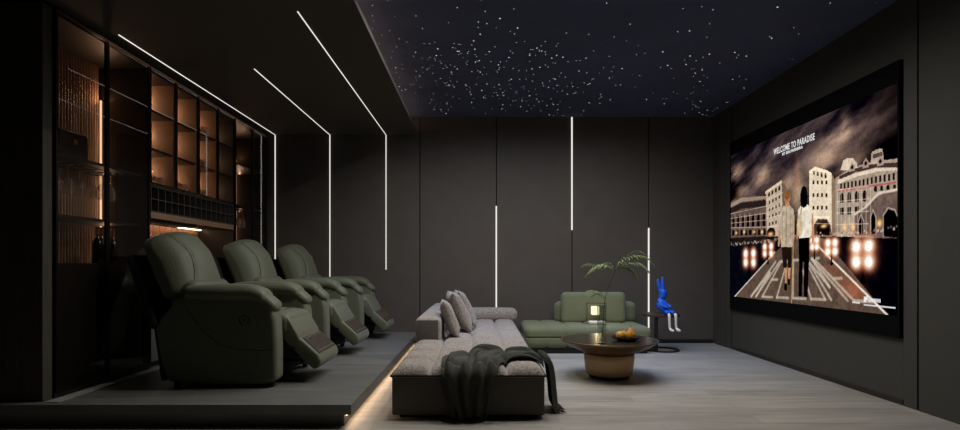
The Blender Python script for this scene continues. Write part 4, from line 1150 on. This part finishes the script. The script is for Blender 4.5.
# ================================================================== COFFEE TABLE
tx, ty = 1.223, 5.12
ct = empty('coffee_table', (tx, ty, 0), 'round bronze pedestal coffee table with a dark glass top', 'table')
MB().lathe([(.185, 0), (.187, .004), (.187, .035), (.170, .036)], (tx, ty, 0), 48).build('plinth', M['black'], ct, smooth=False)
MB().lathe([(.205, .034), (.212, .036), (.222, .09), (.232, .17), (.236, .225), (.226, .229)], (tx, ty, 0), 64).build('pedestal', M['bronze'], ct, smooth=True)
MB().lathe([(.215, .228), (.222, .232), (.30, .262), (.38, .300), (.452, .346), (.455, .350), (.454, .358), (.440, .358), (.436, .352), (.2, .352)], (tx, ty, 0), 64).build('flared_rim', M['bronze_dark'], ct, smooth=True)
MB().lathe([(.2, .3525), (.434, .3525), (.434, .3575), (.2, .3577), (.001, .3577)], (tx, ty, 0), 64).build('glass_top', M['tabletop'], ct)
ZTB = .358
# glass vase and fern
vx, vy = 1.09, 4.84
MB_ = MB().lathe([(.001, .0), (.040, 0), (.041, .004), (.041, .34), (.0385, .34), (.0385, .012), (.001, .012)], (0, 0, 0), 32, close=False)
vo = MB_.build('vase', M['clear'], smooth=False); vo.location = (vx, vy, ZTB + .001)
tag(vo, 'tall clear glass cylinder vase on the bronze coffee table', 'vase')
def P3(x, y, dy=0.0, Y=4.84):
    return Vector(((x - 480) * Y / 540, Y + dy, 1.05 + (266 - y) * Y / 540))
fr = empty('fern_branch', (vx, vy, ZTB + .014), 'arching green fern branch standing in the glass vase', 'plant')
def curve(P, n=20):
    P = [Vector(p) for p in P]; m = len(P) - 1
    return [catmull(P, m * k / n) for k in range(n + 1)]
def W3(dx, dz, dy=0.0): return Vector((vx + dx, vy + dy, ZTB + dz))
main = curve([W3(.012, .018, .01), W3(.014, .15, .005), W3(.022, .32), W3(.05, .46, .01), W3(.108, .60, .02), W3(.135, .665, .02)], 22)
MB().tube(main, [.0032] * 12 + [.0026] * 11, 6).build('stem', M['stem'], fr, smooth=True)
def frond(P, ll, name='frond', density=19, droop=.35):
    ll *= 1.25; ax = curve(P, density); mb = MB(); mb.tube(ax, [.0022 - .0014 * k / density for k in range(density + 1)], 5)
    rl = random.Random(int(P[-1][0] * 1000))
    for k in range(2, density + 1):
        p = ax[k]; d = (ax[min(k + 1, density)] - ax[k - 1]).normalized()
        L = ll * math.sin(PI * (0.12 + 0.86 * k / density) ** 0.9) * rl.uniform(.8, 1.1) + .008
        for s in (-1, 1):
            side = d.cross(Vector((0, 0, 1))).normalized() * s
            lean = (side * .62 + d * .60 + Vector((0, 0, -droop * (1 + rl.uniform(-.3, .6))))).normalized()
            tip = p + lean * L; wdt = L * .10
            a = lean.cross(Vector((0, 0, 1)) if abs(lean.z) < .9 else Vector((1, 0, 0))).normalized() * wdt
            midp = p + lean * L * .45 + Vector((0, 0, .08 * L))
            mb.add([p, midp + a, tip + Vector((0, 0, -.12 * L)), midp - a, p - Vector((0, 0, .0012)), midp - Vector((0, 0, .0015))], [(0, 1, 5), (1, 2, 5), (2, 3, 5), (3, 0, 5), (0, 1, 4), (3, 0, 4)])
    return mb.build(name, M['fern'], fr)
tp = main[-1]; tm = main[18]; tl = main[11]
frond([tp, tp + Vector((-.07, 0, .035)), tp + Vector((-.16, -.03, .045)), tp + Vector((-.235, -.05, .0)), tp + Vector((-.29, -.06, -.065))], .055)
frond([tm, tp + Vector((-.05, .03, .055)), tp + Vector((-.14, .06, .04)), tp + Vector((-.24, .08, .05)), tp + Vector((-.30, .09, .02))], .045)
frond([tp, tp + Vector((.03, 0, .06)), tp + Vector((.12, .02, .13)), tp + Vector((.21, .04, .165)), tp + Vector((.31, .05, .12))], .060)
frond([tp, tp + Vector((.08, -.04, .05)), tp + Vector((.17, -.08, .06)), tp + Vector((.24, -.1, .01)), tp + Vector((.275, -.12, -.05))], .060)
frond([tp, tp + Vector((.06, .05, .02)), tp + Vector((.13, .10, .02)), tp + Vector((.20, .13, -.03)), tp + Vector((.235, .14, -.12))], .055)
frond([tp, tp + Vector((.05, -.1, .09)), tp + Vector((.13, -.16, .12)), tp + Vector((.22, -.2, .10)), tp + Vector((.28, -.22, .02))], .055)
frond([tl, tl + Vector((-.04, -.02, .06)), tl + Vector((-.10, -.03, .085)), tl + Vector((-.17, -.04, .08)), tl + Vector((-.22, -.05, .04))], .045)
frond([tl, tl + Vector((-.03, .03, .04)), tl + Vector((-.07, .06, .05)), tl + Vector((-.11, .08, .03)), tl + Vector((-.14, .09, -.02))], .04)

# plate of fruit
px, py = 1.36, 5.02
po = MB().lathe([(.001, 0), (.075, 0), (.085, .004), (.125, .022), (.138, .036), (.134, .037), (.118, .026), (.08, .010), (.001, .009)], (0, 0, 0), 48, close=False).build('fruit_plate', M['plate'], smooth=True)
po.location = (px, py, ZTB + .001); tag(po, 'shallow black plate of fruit on the bronze coffee table', 'plate')
def fruit(loc, s, m, pear, label, tilt=0):
    t = empty('pear' if pear else 'orange', loc, label, 'fruit', 'fruit on the black plate'); t.rotation_euler = (math.radians(tilt), 0, random.Random(int(s * 9999)).uniform(0, 3))
    if pear: pr = [(.001, 0), (.018, .001), (.031, .012), (.036, .030), (.031, .048), (.020, .062), (.015, .076), (.010, .084), (.001, .086)]
    else: pr = [(.001, .001), (.012, .0), (.026, .008), (.034, .022), (.035, .034), (.029, .050), (.016, .060), (.006, .061), (.001, .059)]
    pr = [(r * s, z * s) for r, z in pr]
    MB().lathe(pr, n=24, close=False).build('flesh', m, t, smooth=True, local=True)
    z = pr[-1][1]
    MB().tube([(0, 0, z - .002), (.002, 0, z + .010), (.006, 0, z + .020)], [.0022, .0018, .0022], 6).build('stalk', M['stem'], t, local=True)
    return t
Z0 = ZTB + .0105
fruit((px - .060, py - .030, Z0 + .002), 1.28, M['fruit2'], False, 'round orange fruit at the left of the black plate')
fruit((px + .036, py - .012, Z0), 1.28, M['fruit'], True, 'golden pear in front at the right of the black plate')
fruit((px - .014, py + .070, Z0 + .005), 1.1, M['fruit'], False, 'round golden fruit behind the pear on the black plate')

# ------------------------------------------------------------------ lantern on a white tray, on the green sofa
lx, ly = 1.445, 6.72
tr = MB().soft((0, 0, .017), (.20, .16, .034), .006, n=3).build('tray', M['white'], smooth=True); tr.location = (lx, ly, .337)
tag(tr, 'small white tray on the green sofa seat under the glowing lamp', 'tray')
zl = .372
lt = empty('table_lamp', (lx, ly, zl), 'small square glowing lamp inside a thin black wire frame on the green sofa', 'lamp')
MB().box(lx - .035, lx + .035, ly - .035, ly + .035, zl, zl + .008).build('base', M['black'], lt)
MB().tube([(lx, ly, zl + .006), (lx, ly, zl + .075)], .005, 8).build('stem', M['black'], lt)
MB().soft((lx - .012, ly, zl + .125), (.088, .085, .105), .006, n=3).build('lamp_shade', M['lampglow'], lt, smooth=True)
mb = MB(); a = .118; zz0, zz1 = zl + .004, zl + .215
for yy in (ly - .034, ly + .034):
    mb.tube([(lx - a, yy, zz0), (lx - a, yy, zz1), (lx + a, yy, zz1), (lx + a, yy, zz0), (lx - a, yy, zz0)], .0035, 6)
for xx in (-a, a):
    for z in (zz0, zz1): mb.tube([(lx + xx, ly - .034, z), (lx + xx, ly + .034, z)], .0035, 6)
mb.build('wire_frame', M['black'], lt)
pl = bpy.data.lights.new('lamp_bulb', 'POINT'); pl.energy = 0.7; pl.color = (1, .72, .38); pl.shadow_soft_size = .03
plo = bpy.data.objects.new('lamp_bulb', pl); COL.objects.link(plo); plo.parent = lt; plo.location = (0, -.09, .14)

# ================================================================== SIDE TABLE AND RABBIT
sx_, sy_ = 2.262, 6.75
st = empty('side_table', (sx_, sy_, 0), 'round black side table with a C shaped frame beside the green sofa', 'table')
ZS = .458
MB().lathe([(.001, ZS - .034), (.218, ZS - .034), (.222, ZS - .030), (.222, ZS - .004), (.218, ZS), (.001, ZS)], (sx_, sy_, 0), 48, close=False).build('table_top', mat('dark_walnut_top', rgb(60, 46, 40), .4, noise=.2, nscale=6, stretch=(1, 8, 1)), st)
MB().lathe([(.165, .0), (.205, .0), (.207, .006), (.205, .016), (.165, .016)], (sx_ + .01, sy_ - .02, 0), 48, close=False).build('base_ring', M['black'], st)
MB().box(2.140, 2.175, sy_ - .155, sy_ - .120, .0, ZS - .034).build('post', M['black'], st, bevel=.003)
MB().box(2.140, 2.175, sy_ - .155, sy_ + .1, .0, .014).build('foot_bar', M['black'], st)

# seated rabbit figurine: one skinned body, white legs as its part
rb = empty('rabbit_figurine', (2.262, 6.64, ZS), 'cobalt blue long-eared rabbit figure with white legs sitting on the side table edge', 'figurine')
def skin(name, verts, edges, radii, m, parent, sub=2):
    me = bpy.data.meshes.new(name); me.from_pydata([tuple(Vector(v) - parent.location) for v in verts], edges, [])
    o = bpy.data.objects.new(name, me); COL.objects.link(o); o.parent = parent
    sk = o.modifiers.new('skin', 'SKIN'); sk.use_smooth_shade = True
    for i, r in enumerate(radii):
        rr_ = r if isinstance(r, tuple) else (r, r)
        me.skin_vertices[0].data[i].radius = rr_; me.skin_vertices[0].data[i].use_root = (i == 0)
    s = o.modifiers.new('sub', 'SUBSURF'); s.levels = sub; s.render_levels = sub
    me.materials.append(m); return o
bx_, by_ = 2.240, 6.665
V = [(bx_, by_, ZS + .050), (bx_ - .004, by_, ZS + .105), (bx_, by_ - .004, ZS + .165), (bx_ + .003, by_ - .006, ZS + .200),      # pelvis belly chest neck
     (bx_ + .010, by_ - .014, ZS + .245), (bx_ + .050, by_ - .050, ZS + .240),                                                   # head muzzle
     (bx_ - .016, by_, ZS + .295), (bx_ - .034, by_ + .004, ZS + .355), (bx_ - .048, by_ + .006, ZS + .430),                     # left ear
     (bx_ + .014, by_, ZS + .290), (bx_ + .014, by_ + .004, ZS + .370), (bx_ + .012, by_ + .008, ZS + .465),                     # right ear
     (bx_ - .034, by_ - .030, ZS + .160), (bx_ - .020, by_ - .070, ZS + .105), (bx_ + .050, by_ - .098, ZS + .085),             # arm
     (bx_ + .036, by_ + .010, ZS + .160), (bx_ + .070, by_ - .030, ZS + .115), (bx_ + .095, by_ - .080, ZS + .085),             # arm
     (bx_ + .020, by_ - .060, ZS + .034), (bx_ + .028, by_ - .158, ZS + .026),                                                   # thigh
     (bx_ + .055, by_ - .040, ZS + .034), (bx_ + .112, by_ - .140, ZS + .026)]
E = [(0, 1), (1, 2), (2, 3), (3, 4), (4, 5), (4, 6), (6, 7), (7, 8), (4, 9), (9, 10), (10, 11), (2, 12), (12, 13), (13, 14), (2, 15), (15, 16), (16, 17), (0, 18), (18, 19), (0, 20), (20, 21)]
Rr = [.070, .084, .064, .036, .096, .066, .022, .023, .012, .022, .023, .012, .020, .017, .013, .020, .017, .013, .030, .022, .030, .022]
skin('body', V, E, Rr, M['blue'], rb)
for k, (kx, ky) in enumerate(((bx_ + .028, by_ - .168), (bx_ + .112, by_ - .150))):
    V = [(kx, ky, ZS + .022), (kx + .002, ky - .022, ZS - .004), (kx + .004, ky - .024, ZS - .10), (kx + .008, ky - .024, ZS - .160), (kx + .016, ky - .05, ZS - .175), (kx + .030, ky - .095, ZS - .180)]
    skin('leg', V, [(0, 1), (1, 2), (2, 3), (3, 4), (4, 5)], [.020, .018, .015, .015, .019, .016], M['white'], rb)
mb = MB()
for s in (-1, 1):
    mb.soft((bx_ + .044 + s * .022 + (.010 if s > 0 else 0), by_ - .058 + (.016 if s > 0 else 0) - .006, ZS + .256), (.010, .010, .014), .005, n=3)
mb.build('eyes', M['black'], rb, smooth=True)
